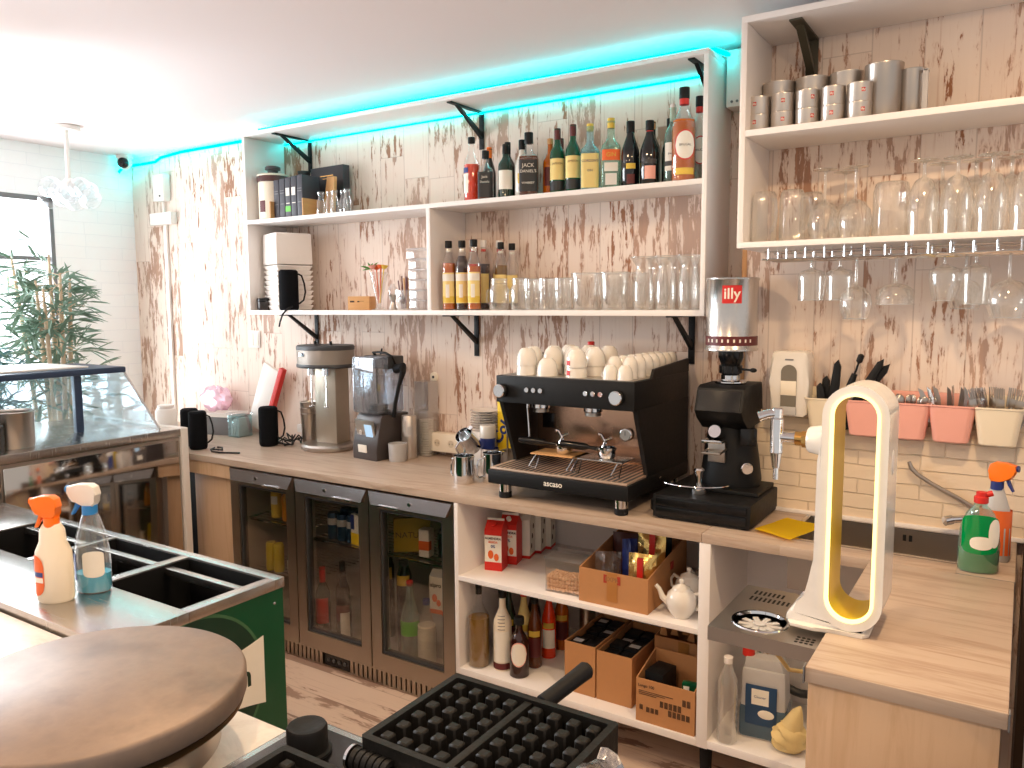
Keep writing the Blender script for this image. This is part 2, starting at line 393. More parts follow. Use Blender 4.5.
def crepe_mat():
    m, nt, out = new_mat('seasoned_griddle')
    p = N(nt, 'ShaderNodeBsdfPrincipled'); p.inputs['Metallic'].default_value = .35
    tc = N(nt, 'ShaderNodeTexCoord'); a = noise(nt, tc.outputs['Object'], (1, 1, 1), 7, 5, .6); b = noise(nt, tc.outputs['Object'], (1, 1, 1), 60, 3)
    c = ramp(nt, a, [(.3, srgb(122, 106, 98)), (.5, srgb(146, 128, 116)), (.7, srgb(132, 118, 112))])
    c = mixc(nt, math_n(nt, 'MULTIPLY', b, .2), c, srgb(90, 78, 72))
    L(nt, c, p.inputs['Base Color'])
    mr = N(nt, 'ShaderNodeMapRange'); mr.inputs[3].default_value = .40; mr.inputs[4].default_value = .62
    L(nt, a, mr.inputs[0]); L(nt, mr.outputs[0], p.inputs['Roughness']); L(nt, p.outputs[0], out.inputs[0]); return m
M_crepe = crepe_mat()
# ------------------------------------------------------------------ the setting
def wall(name, x0, x1, y0, y1, z0, z1, m): return struct(G().box(x0, x1, y0, y1, z0, z1).build(name, m))
struct(G().box(-5.1, 1.6, -5.2, .15, -.1, 0).build('floor', M_floor))
struct(G().box(-5.1, 1.6, -5.2, .15, 2.6, 2.7).build('ceiling', M_ceil))
wall('wall_back', -5.1, -.872, 0, .15, 0, 2.6, M_paper)
wall('wall_back_pier', -.872, 1.6, -.20, .15, 0, 2.6, M_paper)
struct(G().box(-.8745, -.858, -.2035, -.1, .9, 2.6).build('trim_1', M_trimw))
# split-brick splashback behind the sink
struct(G().box(-.856, .30, -.224, -.2, .9, 1.262).build('wall_brick_splashback', M_stone))
struct(G().box(-.856, .12, -.236, -.222, .9005, .914, .003).build('trim_2', M_white))
# left wall with a tall street window
g = G()
g.box(-5.1, -4.95, -.52, 0, 0, 2.6); g.box(-5.1, -4.95, -3.1, -.52, 2.30, 2.6); g.box(-5.1, -4.95, -3.1, -.52, 0, .35); g.box(-5.1, -4.95, -5.2, -3.1, 0, 2.6)
struct(g.build('wall_left', M_wallw))
g = G()
for (a, b, c, d) in ((-.545, -.52, .35, 2.3), (-3.1, -3.075, .35, 2.3), (-1.52, -1.48, .35, 2.3)): g.box(-5.02, -4.945, a, b, c, d, .003)
g.box(-5.02, -4.945, -3.1, -.52, 2.27, 2.3, .003); g.box(-5.02, -4.945, -3.1, -.52, .35, .38, .003); g.box(-5.0, -4.965, -3.1, -.52, 1.92, 1.945, .003)
w = struct(g.build('window_1', M_grey))
p = G().box(-4.99, -4.985, -3.08, -.54, .37, 2.28).build('glass_pane', M_glassy, w)

# ------------------------------------------------------------------ under-ceiling cyan strips
def led(name, label, pts, r=.006):
    t = thing(name, label, 'light strip')
    G().tube(pts, r, 6).build('glowing_strip', M_led_c, t)
    return t
led('led_strip', 'cyan glowing strip on top of the long bottle shelf under the ceiling', [(-3.42, -.235, 2.558), (-2.2, -.235, 2.558), (-1.06, -.235, 2.558), (-.995, -.20, 2.558), (-.965, -.12, 2.555)], .008)
led('led_strip', 'cyan glowing strip along the wall just below the top board of the long shelf', [(-3.48, -.012, 2.524), (-2.2, -.012, 2.524), (-1.02, -.012, 2.524)], .005)
led('led_strip', 'cyan glowing strip in the far corner beyond the long shelf', [(-3.56, -.02, 2.583), (-4.4, -.02, 2.583), (-4.6, -.02, 2.57), (-4.66, -.02, 2.55), (-4.9, -.02, 2.55), (-4.93, -.06, 2.55), (-4.93, -.10, 2.5)], .009)

# ------------------------------------------------------------------ long wall shelf
def shelf_bracket(parent, x, zt, zb, arm, up, m, ywall=-.002, w=.026):
    """flat steel angle with a diagonal stay; up=True hangs below a board, arm points to the room"""
    b = G()
    s = 1 if up else -1
    b.box(x-w/2, x+w/2, ywall-.006, ywall, min(zt, zb), max(zt, zb), .001)
    b.box(x-w/2, x+w/2, ywall-arm, ywall, zt-.006, zt, .001)
    zz = zt-.006; zl = zb+(zt-zb)*.30
    b.prism([(ywall-arm*.80, zz), (ywall-arm*.72, zz), (ywall-.004, zl+.022), (ywall-.004, zl-.004)], x-w*.3, x+w*.3, 'x')
    for q in (.12, .5, .88): b.ball(.004, (x, ywall-.007, zb+(zt-zb)*q), (1, .5, 1), 8, 5)
    return b.build('bracket', m, parent)
ws = thing('wall_shelf', 'long white open wall shelf with two bays holding bottles and glasses', 'shelf', (0, 0, 0))
F_, B_ = -.27, -.002
G().box(-3.515, -.99, F_, B_, 2.528, 2.548, .0015).build('top_board', M_white, ws)
G().box(-3.497, -1.008, F_, B_, 2.075, 2.095, .0015).build('middle_board', M_white, ws)
G().box(-3.515, -.99, F_, B_, 1.598, 1.62, .0015).build('bottom_board', M_white, ws)
G().box(-3.515, -3.497, F_, B_, 1.62, 2.528, .0015).build('side_panel', M_white, ws)
G().box(-1.008, -.99, F_, B_, 1.62, 2.528, .0015).build('side_panel', M_white, ws)
G().box(-2.284, -2.262, F_, B_, 1.62, 2.075, .0015).build('divider', M_white, ws)
for x in (-3.292, -2.16, -1.062): shelf_bracket(ws, x, 2.528, 2.36, .25, True, M_black)
for x in (-3.28, -2.20, -1.133): shelf_bracket(ws, x, 1.598, 1.40, .25, True, M_black)

# ------------------------------------------------------------------ right-hand wall shelf
rs = thing('wall_shelf', 'white two-tier wall shelf above the sink with silver tins and inverted glasses', 'shelf')
F2, B2 = -.49, -.202
G().box(-.808, .42, F2, B2, 2.532, 2.552, .0015).build('top_board', M_white, rs)
G().box(-.788, .40, F2, B2, 2.178, 2.198, .0015).build('middle_board', M_white, rs)
G().box(-.808, .42, F2, B2, 1.824, 1.842, .0015).build('bottom_board', M_white, rs)
G().box(-.808, -.788, F2, B2, 1.842, 2.532, .0015).build('side_panel', M_white, rs)
G().box(.40, .42, F2, B2, 1.842, 2.532, .0015).build('side_panel', M_white, rs)
shelf_bracket(rs, -.652, 2.532, 2.36, .24, True, M_olive, -.204, .04)

# ------------------------------------------------------------------ counter run
ct = thing('countertop', 'long whitewashed oak worktop running along the back wall to the coffee grinder', 'countertop')
G().box(-4.6, -.852, -.65, -.001, .868, .90, .003).build('worktop_board', M_top, ct)
# right-hand length with the sink cut out
g = G()
g.box(-.851, -.602, -.65, -.202, .868, .90, .003); g.box(-.603, -.127, -.65, -.557, .868, .8999, .003)
g.box(-.603, -.127, -.250, -.202, .868, .8999, .003); g.box(-.128, .012, -.65, -.202, .868, .90, .003)
ct2 = thing('countertop', 'short whitewashed oak worktop length holding the sink', 'countertop')
g.build('worktop_board', M_top, ct2)
G().box(-.13, .0125, -.652, -.648, .866, .9005, .001).build('edging', M_steelx, ct2)
# front apron left of the fridge and end panel
G().box(-4.6, -3.24, -.64, -.62, .80, .868).build('apron', M_panel, ct)
G().box(-3.575, -3.26, -.60, -.58, 0, .80, .002).build('end_panel', M_panel, ct)
G().box(-4.4, -3.577, -.56, -.55, 0, .80).build('dark_gap_board', M_black, ct)  # black board added to stand for the shaded void left of the fridge

sk = thing('sink', 'stainless steel sink let into the worktop under the cutlery pots', 'sink')
g = G(); g.box(-.60, -.13, -.555, -.552, .74, .902); g.box(-.60, -.13, -.255, -.252, .74, .902); g.box(-.60, -.597, -.552, -.255, .74, .902); g.box(-.133, -.13, -.552, -.255, .74, .902); g.box(-.60, -.13, -.555, -.252, .735, .74)
g.build('basin', M_steelx, sk)
g = G(); g.ringprism([(-.612, -.566), (-.118, -.566), (-.118, -.242), (-.612, -.242)], [(-.597, -.552), (-.133, -.552), (-.133, -.255), (-.597, -.255)], .9005, .9035, 'z')
g.build('rim', M_steel, sk)
g = G(); g.cyl(.03, .741, .744, 20, (-.36, -.4)); g.build('drain', M_chrome, sk)
g = G()
for i in range(2): g.box(-.305+i*.018, -.295+i*.018, -.2585, -.2545, .862, .882)
g.build('overflow', M_black, sk)
fa = thing('tap', 'chrome mixer tap with a long curved lever beside the sink', 'tap', (-.10, -.233, .90))
g = G(); g.cyl(.026, .0, .012, 18); g.cyl(.020, .012, .075, 18); g.ball(.024, (0, 0, .08), (1, 1, .8)); g.build('body', M_chrome, fa)
g = G(); g.tube([(0, -.01, .06), (-.03, -.03, .062), (-.07, -.05, .058)], .012, 12); g.cyl(.015, -.012, .012, 14, M=TR((-.075, -.053, .056), 0, 78, 35)); g.build('spout', M_chrome, fa)
g = G(); g.tube([(-.005, 0, .09), (-.05, -.006, .118), (-.13, -.012, .16), (-.17, -.015, .185), (-.19, -.016, .205), (-.197, -.018, .225)], [.010, .008, .007, .007, .008, .006], 10); g.build('lever', M_steelx, fa)

# peninsula
pn = thing('counter_return', 'whitewashed oak return of the counter with the beer tower standing on it', 'counter', (0, 0, 0))
G().box(-.346, .010, -1.46, -.652, .868, .90, .003).build('worktop_board', M_top, pn)
G().box(-.341, -.001, -1.452, -1.43, 0, .868, .002).build('front_panel', M_panel, pn)
G().box(-.021, -.001, -1.43, -.652, 0, .868, .002).build('side_panel', M_panel, pn)
g = G()
for x in (-.348, .0115): g.box(x-.0015, x+.0015, -1.463, -1.44, .866, .9012, .0005)
g.build('corner_edging', M_grey, pn)
struct(G().box(.03, .05, -.75, -.2, 0, .99).build('trim_3', pm('dark_brown_post', srgb(70, 52, 40), .6)))
fr = thing('dark_gap_filler', 'black box added to darken the gap right of the counter return', 'cabinet', (.0, 0, 0))
G().box(.10, .70, -2.0, -.78, .02, .86, .006).build('filler_body', M_blackg, fr)  # added black box standing in for the shaded gap and dark floor
g = G()
for x in (.13, .67):
    for y in (-1.96, -.82): g.cyl(.02, 0, .02, 12, (x, y))
g.build('foot', M_rub, fr)

# open unit under the counter
us = thing('shelf_unit', 'white open shelf unit under the counter holding cartons, boxes and bottles', 'shelf unit')
FU, BU = -.652, -.06
G().box(-1.859, -1.84, FU, BU, .169, .8672, .001).build('side_panel', M_white, us)
G().box(-.858, -.82, FU, BU-.16, .169, .8672, .001).build('divider', M_white, us)
G().box(-1.84, -.858, FU, BU, .169, .195, .001).build('bottom_board', M_white, us)
G().box(-1.84, -.858, FU, BU, .556, .575, .001).build('middle_board', M_white, us)
G().box(-1.84, -.858, BU-.012, BU, .195, .8672).build('back_panel', M_white, us)
G().box(-.82, -.36, FU, BU-.16, .172, .20, .001).build('bottom_board', M_white, us)
G().box(-.82, -.36, BU-.172, BU-.16, .20, .80).build('back_panel', M_white, us)
G().box(-.378, -.36, FU, BU-.17, .20, .70, .001).build('side_panel', M_white, us)
for x in (-1.80, -1.30, -.84, -.42):
    for y in (-.60, -.12 if x < -.9 else -.30):
        G().cyl(.018, 0, .17, 12, (x, y), .022).build('leg', M_rub, us)

# ------------------------------------------------------------------ three-door bottle fridge
fg = thing('bottle_fridge', 'three-door glass-fronted steel bottle fridge under the counter', 'fridge')
X0, X1, W = -3.23, -1.862, .456
g = G()
g.box(X0, X0+.02, -.60, -.10, .075, .86); g.box(X1-.02, X1, -.60, -.10, .075, .86); g.box(X0, X1, -.60, -.10, .84, .862); g.box(X0, X1, -.12, -.10, .075, .86); g.box(X0, X1, -.60, -.10, .075, .10)
for i in (1, 2): g.box(X0+W*i-.012, X0+W*i+.012, -.60, -.54, .10, .84)
g.build('cabinet', pm('fridge_liner', srgb(176, 166, 156), .5, .0), fg)
for i in range(3):
    g = G()
    y0 = -.54
    z = .565 if i else .60
    a, b = X0+W*i+.02, X0+W*(i+1)-.02
    for k in range(12): g.box(a, b, -.56+.035*k, -.5575+.035*k, z-.004, z)
    g.box(a, b, -.575, -.568, z-.008, z)
    g.box(a, a+.006, -.575, -.14, z-.008, z); g.box(b-.006, b, -.575, -.14, z-.008, z)
    g.build('wire_shelf', M_chrome, fg)
for i in range(3):
    a, b = X0+W*i+.003, X0+W*(i+1)-.003
    g = G()
    hw = .056
    g.ringprism([(a, .078), (b, .078), (b, .862), (a, .862)], [(a+hw, .150), (b-hw, .150), (b-hw, .785), (a+hw, .785)], -.648, -.605)
    d = g.build('door', M_fridge, fg)
    G().ringprism([(a+hw, .150), (b-hw, .150), (b-hw, .785), (a+hw, .785)], [(a+hw+.01, .160), (b-hw-.01, .160), (b-hw-.01, .775), (a+hw+.01, .775)], -.640, -.608).build('gasket', M_dkgrey, d)
    G().box(a+hw+.001, b-hw-.001, -.632, -.628, .151, .784).build('glass_pane', M_fglass, d)
    # sloped header with handle lip and lock
    h_ = G(); h_.prism([(-.648, .862), (-.648, .802), (-.668, .806), (-.655, .860)], a+.004, b-.004, 'x')
    for v in h_.bm.verts:
        if v.co.z < .82: v.co.x = (a+b)/2+(v.co.x-(a+b)/2)*.90
    h_.build('header', pm('header_steel', srgb(150, 146, 146), .25, 1, .03, 4), d)
    hx = b-.13 if i < 2 else a+.13
    G().box(hx-.055, hx+.055, -.680, -.660, .802, .814, .004).build('handle', M_chrome, d)
    lx = (a+b)/2-.02 if i < 2 else (a+b)/2+.01
    G().cyl(.008, 0, .006, 12, M=TR((lx, -.660, .832), 90)).build('lock', M_chrome, d)
g = G()
g.box(X0, X1, -.60, -.59, .01, .072)
n = 50
for i in range(n):
    x = X0+.01+(X1-X0-.02)*i/(n-1)
    if -2.62 < x < -2.46: continue
    g.box(x-.0095, x+.0095, -.640, -.60, .006, .070)
g.box(X0, X1, -.642, -.598, .066, .074); g.box(X0, X1, -.642, -.598, .002, .010)
gr = g.build('grille', M_fridge, fg)
G().box(-2.615, -2.465, -.640, -.60, .012, .066).build('control_box', M_blackg, gr)
g = G()
for k in range(4): g.cyl(.009, 0, .004, 12, M=TR((-2.59+.033*k, -.641, .04), 90))
g.build('button', M_dkgrey, gr)
# ------------------------------------------------------------------ display case on the left
dc = thing('display_case', 'glass-topped steel display case beside the window, polished back towards the bar', 'display case')
DX, DY0, DY1 = -3.48, -2.5, -.735
g = G(); g.box(-4.30, DX-.012, DY0, DY1, .06, 1.0); g.box(-4.25, DX-.06, DY0, DY1, 0, .06)
g.build('body', M_steelx, dc)
for (a, b) in ((DY0+.01, -1.56), (-1.55, DY1-.012)):
    d = G().box(DX-.012, DX-.002, a, b, .10, .985, .002).build('sliding_door', M_mirror, dc)
G().box(-4.32, DX+.004, DY0, DY1, 1.005, 1.044, .004).build('deck', M_steel, dc)
G().box(-4.32, DX+.008, DY1, DY1+.036, 0, 1.046, .003).build('end_panel', M_whitel, dc)
G().box(-4.22, -3.76, DY0, -.83, 1.318, 1.348, .008).build('top_bar', M_slate, dc)
G().box(-4.25, -3.83, DY0, -.98, 1.349, 1.357, .002).build('top_shelf', M_whitel, dc)
for y in (-1.06, -1.86): G().box(-3.815, -3.785, y-.018, y+.018, 1.044, 1.318, .003).build('mullion', M_slate, dc)
G().prism([(-3.50, 1.046), (-3.79, 1.325), (-4.20, 1.325), (-4.30, 1.046)], -.832, -.826, 'y').build('end_glass', M_case, dc)
G().tube([(-3.505, -.829, 1.050), (-3.785, -.829, 1.322)], .006, 8).build('glass_edge', M_steelx, dc)
G().box(-3.803, -3.798, DY0, -.84, 1.046, 1.318).build('back_glass', M_case, dc)
G().prism([(-4.21, 1.325), (-4.215, 1.325), (-4.315, 1.046), (-4.31, 1.046)], DY0, -.84, 'y').build('front_glass', M_case, dc)
pt = thing('pot', 'steel pot standing on the display case deck by the left edge', 'pot', (-3.64, -1.43, 1.0447))
G().lathe([(0, 0), (.078, 0), (.082, .01), (.084, .15), (.088, .155), (.084, .157), (.078, .15), (.076, .01), (0, .008)], 28).build('vessel', M_steelx, pt)
G().tube([(-.02, -.084, .13), (-.02, -.125, .135), (.02, -.125, .135), (.02, -.084, .13)], .005, 8).build('handle', M_steelx, pt)
bt = thing('coffee_tin', 'black ribbed tin at the left picture edge on the display case', 'tin', (-3.585, -1.545, 1.0447))
G().lathe([(0, 0), (.05, 0)]+[(.05+.002*(k % 2), .01+.012*k) for k in range(8)]+[(.05, .11), (0, .112)], 24).build('vessel', M_dkgrey, bt)

# ------------------------------------------------------------------ beer cooler with open wells
bc = thing('bottle_cooler', 'green beer cooler with a steel top and open wells', 'cooler')
CX0, CX1, CY0, CY1, CZ = -3.25, -1.69, -2.165, -1.66, .90
g = G()
g.box(CX1-.02, CX1, CY0, CY1, .05, CZ-.028); g.box(CX0, CX0+.02, CY0, CY1, .05, CZ-.028); g.box(CX0+.02, CX1-.02, CY1-.02, CY1, .05, CZ-.028); g.box(CX0+.02, CX1-.02, CY0, CY0+.02, .05, CZ-.028); g.box(CX0+.001, CX1-.001, CY0+.001, CY1-.001, .03, .06); g.box(CX0+.03, CX1-.03, CY0+.03, CY1-.03, 0, .03)
g.build('body', M_green, bc)
wells = [(-2.86, -2.47), (-2.445, -2.10), (-2.065, -1.722)]
YA, YB = -1.955, -1.688
g = G()
g.box(CX0-.004, CX1+.004, YB, CY1+.004, CZ-.028, CZ, .002); g.box(CX0-.004, CX1+.004, CY0-.004, YA, CZ-.028, CZ, .002)
xs = [CX0-.004]+[v for w in wells for v in w]+[CX1+.004]
for a, b in zip(xs[0::2], xs[1::2]): g.box(a, b, YA, YB, CZ-.028, CZ-.0003, .001)
g.build('top', M_steel, bc)
for a, b in wells:
    g = G(); t_ = .004
    for (q, w_, e_, r_) in ((a, a+t_, YA, YB), (b-t_, b, YA, YB), (a, b, YA, YA+t_), (a, b, YB-t_, YB)): g.box(q, w_, e_, r_, .56, CZ-.004)
    g.box(a, b, YA, YB, .555, .56)
    wl = g.build('well', M_black, bc)
    G().box(a+.004, b-.004, -1.775, -1.752, CZ-.03, CZ-.008, .002).build('crossbar', M_steel, wl)
    G().box(a+.004, b-.004, YA+.004, YA+.02, CZ-.05, CZ-.012, .002).build('lip', M_steelx, wl)
# round badge with white banner on the end panel
lg = G()
yc, zc = -1.945, .665
lg.lathe([(.205, 0), (.213, 0), (.213, .0012), (.205, .0012)], 60, M=TR((CX1, yc, zc), 0, 90))
bd = lg.build('badge_ring', pm('pale_green_print', srgb(60, 104, 70), .5), bc)
G().cyl(.205, 0, .0008, 60, M=TR((CX1, yc, zc), 0, 90)).build('badge_disc', M_greend, bd)
def banner(h, off, m, name):
    top = []; bot = []
    for i in range(25):
        u = -1+2*i/24; y = yc+u*.212
        bow = .028*(abs(u)**2)
        top.append((y, zc+h+bow)); bot.append((y, zc-h-bow))
    return G().prism(top+bot[::-1], CX1+off, CX1+off+.0012, 'x').build(name, m, bd)
banner(.066, .0012, M_paperw, 'banner'); banner(.0, 0, M_greend, 'banner_core') if False else None
text('Heineken', .088, M_greend, bd, (CX1+.0026, yc, zc), (90, 0, 90), bold=.0015)
G().ball(.004, (CX1+.001, -1.69, .835), (.5, 1, 1), 10, 6).build('screw', M_chrome, bc)

# ------------------------------------------------------------------ white prep counter under the griddle
pc = thing('prep_counter', 'white prep counter carrying the round crepe griddle', 'counter')
G().box(-2.75, -1.086, -3.02, -2.176, .842, .88, .003).build('worktop_board', M_marble, pc)
G().box(-2.72, -1.11, -3.0, -2.20, 0, .842).build('cabinet', M_whitel, pc)

def spray(name, label, x, y, rz, mb, mh, mt, kind):
    s = thing(name, label, 'spray bottle', (x, y, .90), rz)
    if kind == 'round':
        prof = [(0, 0), (.036, 0), (.041, .006), (.042, .09), (.040, .13), (.030, .155), (.028, .185), (.020, .20), (0, .20)]
    else:
        prof = [(0, 0), (.038, 0), (.042, .006), (.042, .10), (.036, .15), (.024, .19), (.016, .215), (0, .215)]
    G().lathe(prof, 28, el=.72).build('bottle', mb, s)
    zt = prof[-1][1]
    c = G(); c.cyl(.017, zt-.008, zt+.016, 18); c.build('collar', mt, s)
    h = G()
    z = zt+.014
    h.prism([(-.060, z+.052), (-.062, z+.034), (-.052, z+.030), (-.046, z+.012), (-.016, z+.008), (-.014, z), (.018, z), (.020, z+.012), (.030, z+.03), (.024, z+.050), (.008, z+.058), (-.03, z+.058)], -.013, .013, 'y', bev=.004)
    hd = h.build('spray_head', mh, s)
    hd.scale = (.66 if kind == 'round' else .78, 1.05, 1)
    tr = G(); tr.prism([(-.036, z+.018), (-.044, z-.004), (-.056, z-.022), (-.051, z-.024), (-.036, z-.006), (-.026, z+.014)], -.006, .006, 'y', bev=.001); tr.build('trigger', mt, hd)
    G().cyl(.009, 0, .008, 12, M=TR((-.061, 0, z+.044), 0, -90)).build('nozzle', mt, hd)
    return s
s1 = spray('spray_bottle', 'white spray bottle with an orange trigger head on the steel cooler top', -2.046, -2.085, 33, M_cream, M_orange, M_orange, 'round')
lb = G(); 
def ell_patch(R, el, a0, a1, z0, z1, m, name, par, rz=0, top=None, bulge=0):
    g_ = G(); bm = g_.bm; n_ = 14; A = []; B = []
    for i in range(n_+1):
        u = i/n_; a = math.radians(a0+(a1-a0)*u); w_ = math.sqrt(max(0, 1-(2*u-1)**2)) if bulge else 1
        zc_ = (z0+z1)/2; hh = (z1-z0)/2*((1-bulge)+bulge*w_)
        A.append(bm.verts.new((R*math.cos(a), R*el*math.sin(a), zc_-hh))); B.append(bm.verts.new((R*math.cos(a), R*el*math.sin(a), zc_+hh)))
    for i in range(n_): bm.faces.new((A[i], A[i+1], B[i+1], B[i]))
    return g_.build(name, m, par)
s1.scale = (1.1, 1.1, 1.0)
l1 = ell_patch(.0428, .72, -172, -100, .02, .125, M_orange2, 'label', s1, bulge=.55)
ell_patch(.0432, .72, -168, -104, .055, .068, M_paperw, 'label_band', l1)
ell_patch(.0432, .72, -168, -104, .070, .082, M_navy, 'label_band', l1)
s2 = spray('spray_bottle', 'clear spray bottle with blue liquid and a white and blue head', -2.03, -1.995, 30, M_clearp, M_whitel, M_blue, 'cone')
s2.scale = (1.1, 1.1, 1.0)
G().lathe([(0, .002), (.037, .003), (.0405, .008), (.0408, .052), (0, .052)], 28, el=.71).build('liquid', M_bluel, s2)
ell_patch(.0428, .72, -100, -30, .045, .115, M_paperw, 'label', s2, bulge=.3)
ell_patch(.0428, .72, -170, -130, .035, .105, M_navy, 'label', s2)

# ------------------------------------------------------------------ crepe griddle
cg = thing('crepe_griddle', 'round steel crepe griddle in the foreground on the white counter', 'griddle', (-1.263, -2.424, .88))
R = .24
G().lathe([(0, .106), (.225, .106), (R-.002, .108), (R, .112), (R, .140), (R-.002, .145), (R-.006, .148), (0, .1495)], 96).build('hot_plate', M_crepe, cg)
G().lathe([(0, .02), (.190, .02), (.194, .024), (.198, .088), (.206, .094), (0, .094)], 72).build('housing', M_steelx, cg)
G().lathe([(0, .090), (.230, .090), (.234, .094), (.234, .104), (.238, .1065), (0, .107)], 96).build('skirt', pm('browned_steel', srgb(126, 98, 66), .35, .9, .2, 10), cg)
for k in range(4):
    a = PI/4+k*PI/2
    G().cyl(.018, 0, .021, 14, (.15*math.cos(a), .15*math.sin(a))).build('foot', M_rub, cg)
a = math.radians(-12); kx, ky = .196*math.cos(a), .196*math.sin(a)
kn = G().cyl(.020, 0, .022, 20, M=TR((kx, ky, .062), 0, 90, -12), bev=.003).build('knob', M_blackg, cg)
G().cyl(.024, -.002, .001, 20, M=TR((kx, ky, .062), 0, 90, -12)).build('knob_ring', M_chrome, kn)

# ------------------------------------------------------------------ waffle iron
wt = thing('bench', 'steel bench under the open waffle iron', 'bench')
G().box(-1.075, -.43, -3.0, -2.14, .76, .80, .003).build('bench_top', M_steelx, wt)
for x in (-1.045, -.46):
    for y in (-2.97, -2.17): G().box(x-.02, x+.02, y-.02, y+.02, 0, .76, .002).build('leg', M_steelx, wt)
wf = thing('waffle_iron', 'black cast iron double waffle maker lying open in the foreground', 'waffle iron')
g = G(); g.box(-1.055, -.455, -2.76, -2.148, .815, .905, .006, 3); g.build('housing', M_steel, wf)
G().box(-1.035, -.475, -2.74, -2.168, .9045, .908, .001).build('top_plate', M_blackg, wf)
for x in (-1.02, -.49):
    for y in (-2.72, -2.19): G().cyl(.02, .80, .816, 14, (x, y)).build('foot', M_rub, wf)
kk = G().lathe([(0, .908), (.040, .908), (.040, .912), (.034, .914), (.0335, .950), (.031, .954), (.024, .9545), (.022, .9535), (0, .9535)], 36, (-.968, -.0, 0), M=Matrix.Translation((0, -2.235, 0))).build('knob', M_rub, wf)
G().ball(.0045, (-.948, -2.2665, .925), (1, .6, 1), 10, 6).build('indicator', M_red, kk)
def waffle_half(name, x0, x1, y0, y1, zb, zt, rows):
    g = G(); xm = (x0+x1)/2
    g.box(x0+.002, x1-.002, y0+.002, y1-.002, zb-.001, zb+.022, .002)
    rt = .012
    def rc4(a_, b_, c_, d_, q): return [(a_+q, c_), (b_-q, c_), (b_, c_+q), (b_, d_-q), (b_-q, d_), (a_+q, d_), (a_, d_-q), (a_, c_+q)]
    g.ringprism(rc4(x0, x1, y0, y1, .005), rc4(x0+rt, x1-rt, y0+rt, y1-rt, .003), zb, zt, 'z'); g.box(xm-.007, xm+.007, y0+rt, y1-rt, zb, zt-.004, .002)
    pl = g.build(name, M_iron, wf)
    for (a, b) in ((x0+rt, xm-.007), (xm+.007, x1-rt)):
        s = G(); nx = 4
        for i in range(nx):
            for j in range(rows):
                cx = a+(b-a)*(i+.5)/nx; cy = y0+rt+(y1-y0-2*rt)*(j+.5)/rows
                s.box(cx-.0115, cx+.0115, cy-.0115, cy+.0115, zb+.02, zt-.002, .003, 1, taper=.86)
        s.build('waffle_studs', M_iron, pl)
    return pl
lid = waffle_half('upper_plate', -.812, -.497, -2.272, -2.03, .928, 1.0, 6)
low = waffle_half('lower_plate', -.955, -.497, -2.66, -2.292, .912, .952, 9)
g = G(); g.tube([(-.825, -2.280, .968), (-.49, -2.280, .968)], .0075, 14); g.build('hinge_rod', M_chrome, wf)
g = G()
for k in range(6): g.lathe([(.0085, 0), (.0165, .001), (.0165, .010), (.0085, .011)], 20, M=TR((-.815+.012*k, -2.280, .968), 0, 90))
g.build('hinge_spring', M_iron, wf)
G().lathe([(.008, 0), (.019, .0), (.019, .005), (.008, .005)], 24, M=TR((-.822, -2.280, .968), 0, 90)).build('hinge_collar', M_chrome, wf)
g = G(); hd = Vector((.034, .11, .030)).normalized(); p0 = Vector((-.643, -2.035, .985))
g.tube([p0, p0+hd*.016], .007, 12); hs = g.build('handle_stem', M_steelx, lid)
g = G(); g.tube([p0+hd*.012, p0+hd*.014, p0+hd*.05, p0+hd*.09, p0+hd*.118, p0+hd*.124], [.010, .0145, .0140, .0145, .0155, .011], 20); g.build('handle', M_rub, lid)
fo = thing('foil_sheet', 'crumpled silver foil tucked against the right side of the waffle iron', 'foil', (-.497, -2.40, .908))
g = G(); bm = g.bm; rows = []; random.seed(13)
for i in range(22):
    r_ = []
    for j in range(9):
        u = j/8; rr_ = .004
        r_.append(bm.verts.new((.008+.075*u**.8+random.uniform(-rr_, rr_), i*.0135+random.uniform(-rr_, rr_), max(.002, .098*(1-u**2.2)+.008*math.sin(i*.9)+random.uniform(-rr_, rr_)))))
    rows.append(r_)
for i in range(21):
    for j in range(8): bm.faces.new((rows[i][j], rows[i+1][j], rows[i+1][j+1], rows[i][j+1]))
bmesh.ops.solidify(bm, geom=bm.faces[:], thickness=.001)
g.build('crumpled_sheet', M_foil, fo, sharp=12)
# ------------------------------------------------------------------ drip tray and beer tower
dt = thing('drip_tray', 'stainless drip tray with a round glass rinser beside the beer tower', 'drip tray')
TX0, TX1, TY0, TY1, TZ = -.598, -.349, -1.325, -1.0, .884
g = G()
# perforated top built as a frame around slots
rc = (-.500, -1.235); rr = .062
n = 40
outer = []
for i in range(n):
    a = 2*PI*i/n; ca, sa = math.cos(a), math.sin(a)
    k = min(((TX1-rc[0]) if ca > 0 else (TX0-rc[0]))/ca if abs(ca) > 1e-6 else 9, ((TY1-rc[1]) if sa > 0 else (TY0-rc[1]))/sa if abs(sa) > 1e-6 else 9)
    outer.append((rc[0]+ca*k, rc[1]+sa*k))
def fixc(o):
    # make sure the four corners are on the outline
    for cx, cy in ((TX0, TY0), (TX1, TY0), (TX0, TY1), (TX1, TY1)):
        i = min(range(n), key=lambda q: (o[q][0]-cx)**2+(o[q][1]-cy)**2); o[i] = (cx, cy)
    return o
outer = fixc(outer); inner = [(rc[0]+rr*math.cos(2*PI*i/n), rc[1]+rr*math.sin(2*PI*i/n)) for i in range(n)]
g.ringprism(outer, inner, TZ-.004, TZ, 'z')
g.ringprism([(TX0, TY0), (TX1, TY0), (TX1, TY1), (TX0, TY1)], [(TX0+.003, TY0+.003), (TX1-.003, TY0+.003), (TX1-.003, TY1-.003), (TX0+.003, TY1-.003)], TZ-.034, TZ-.0041, 'z')
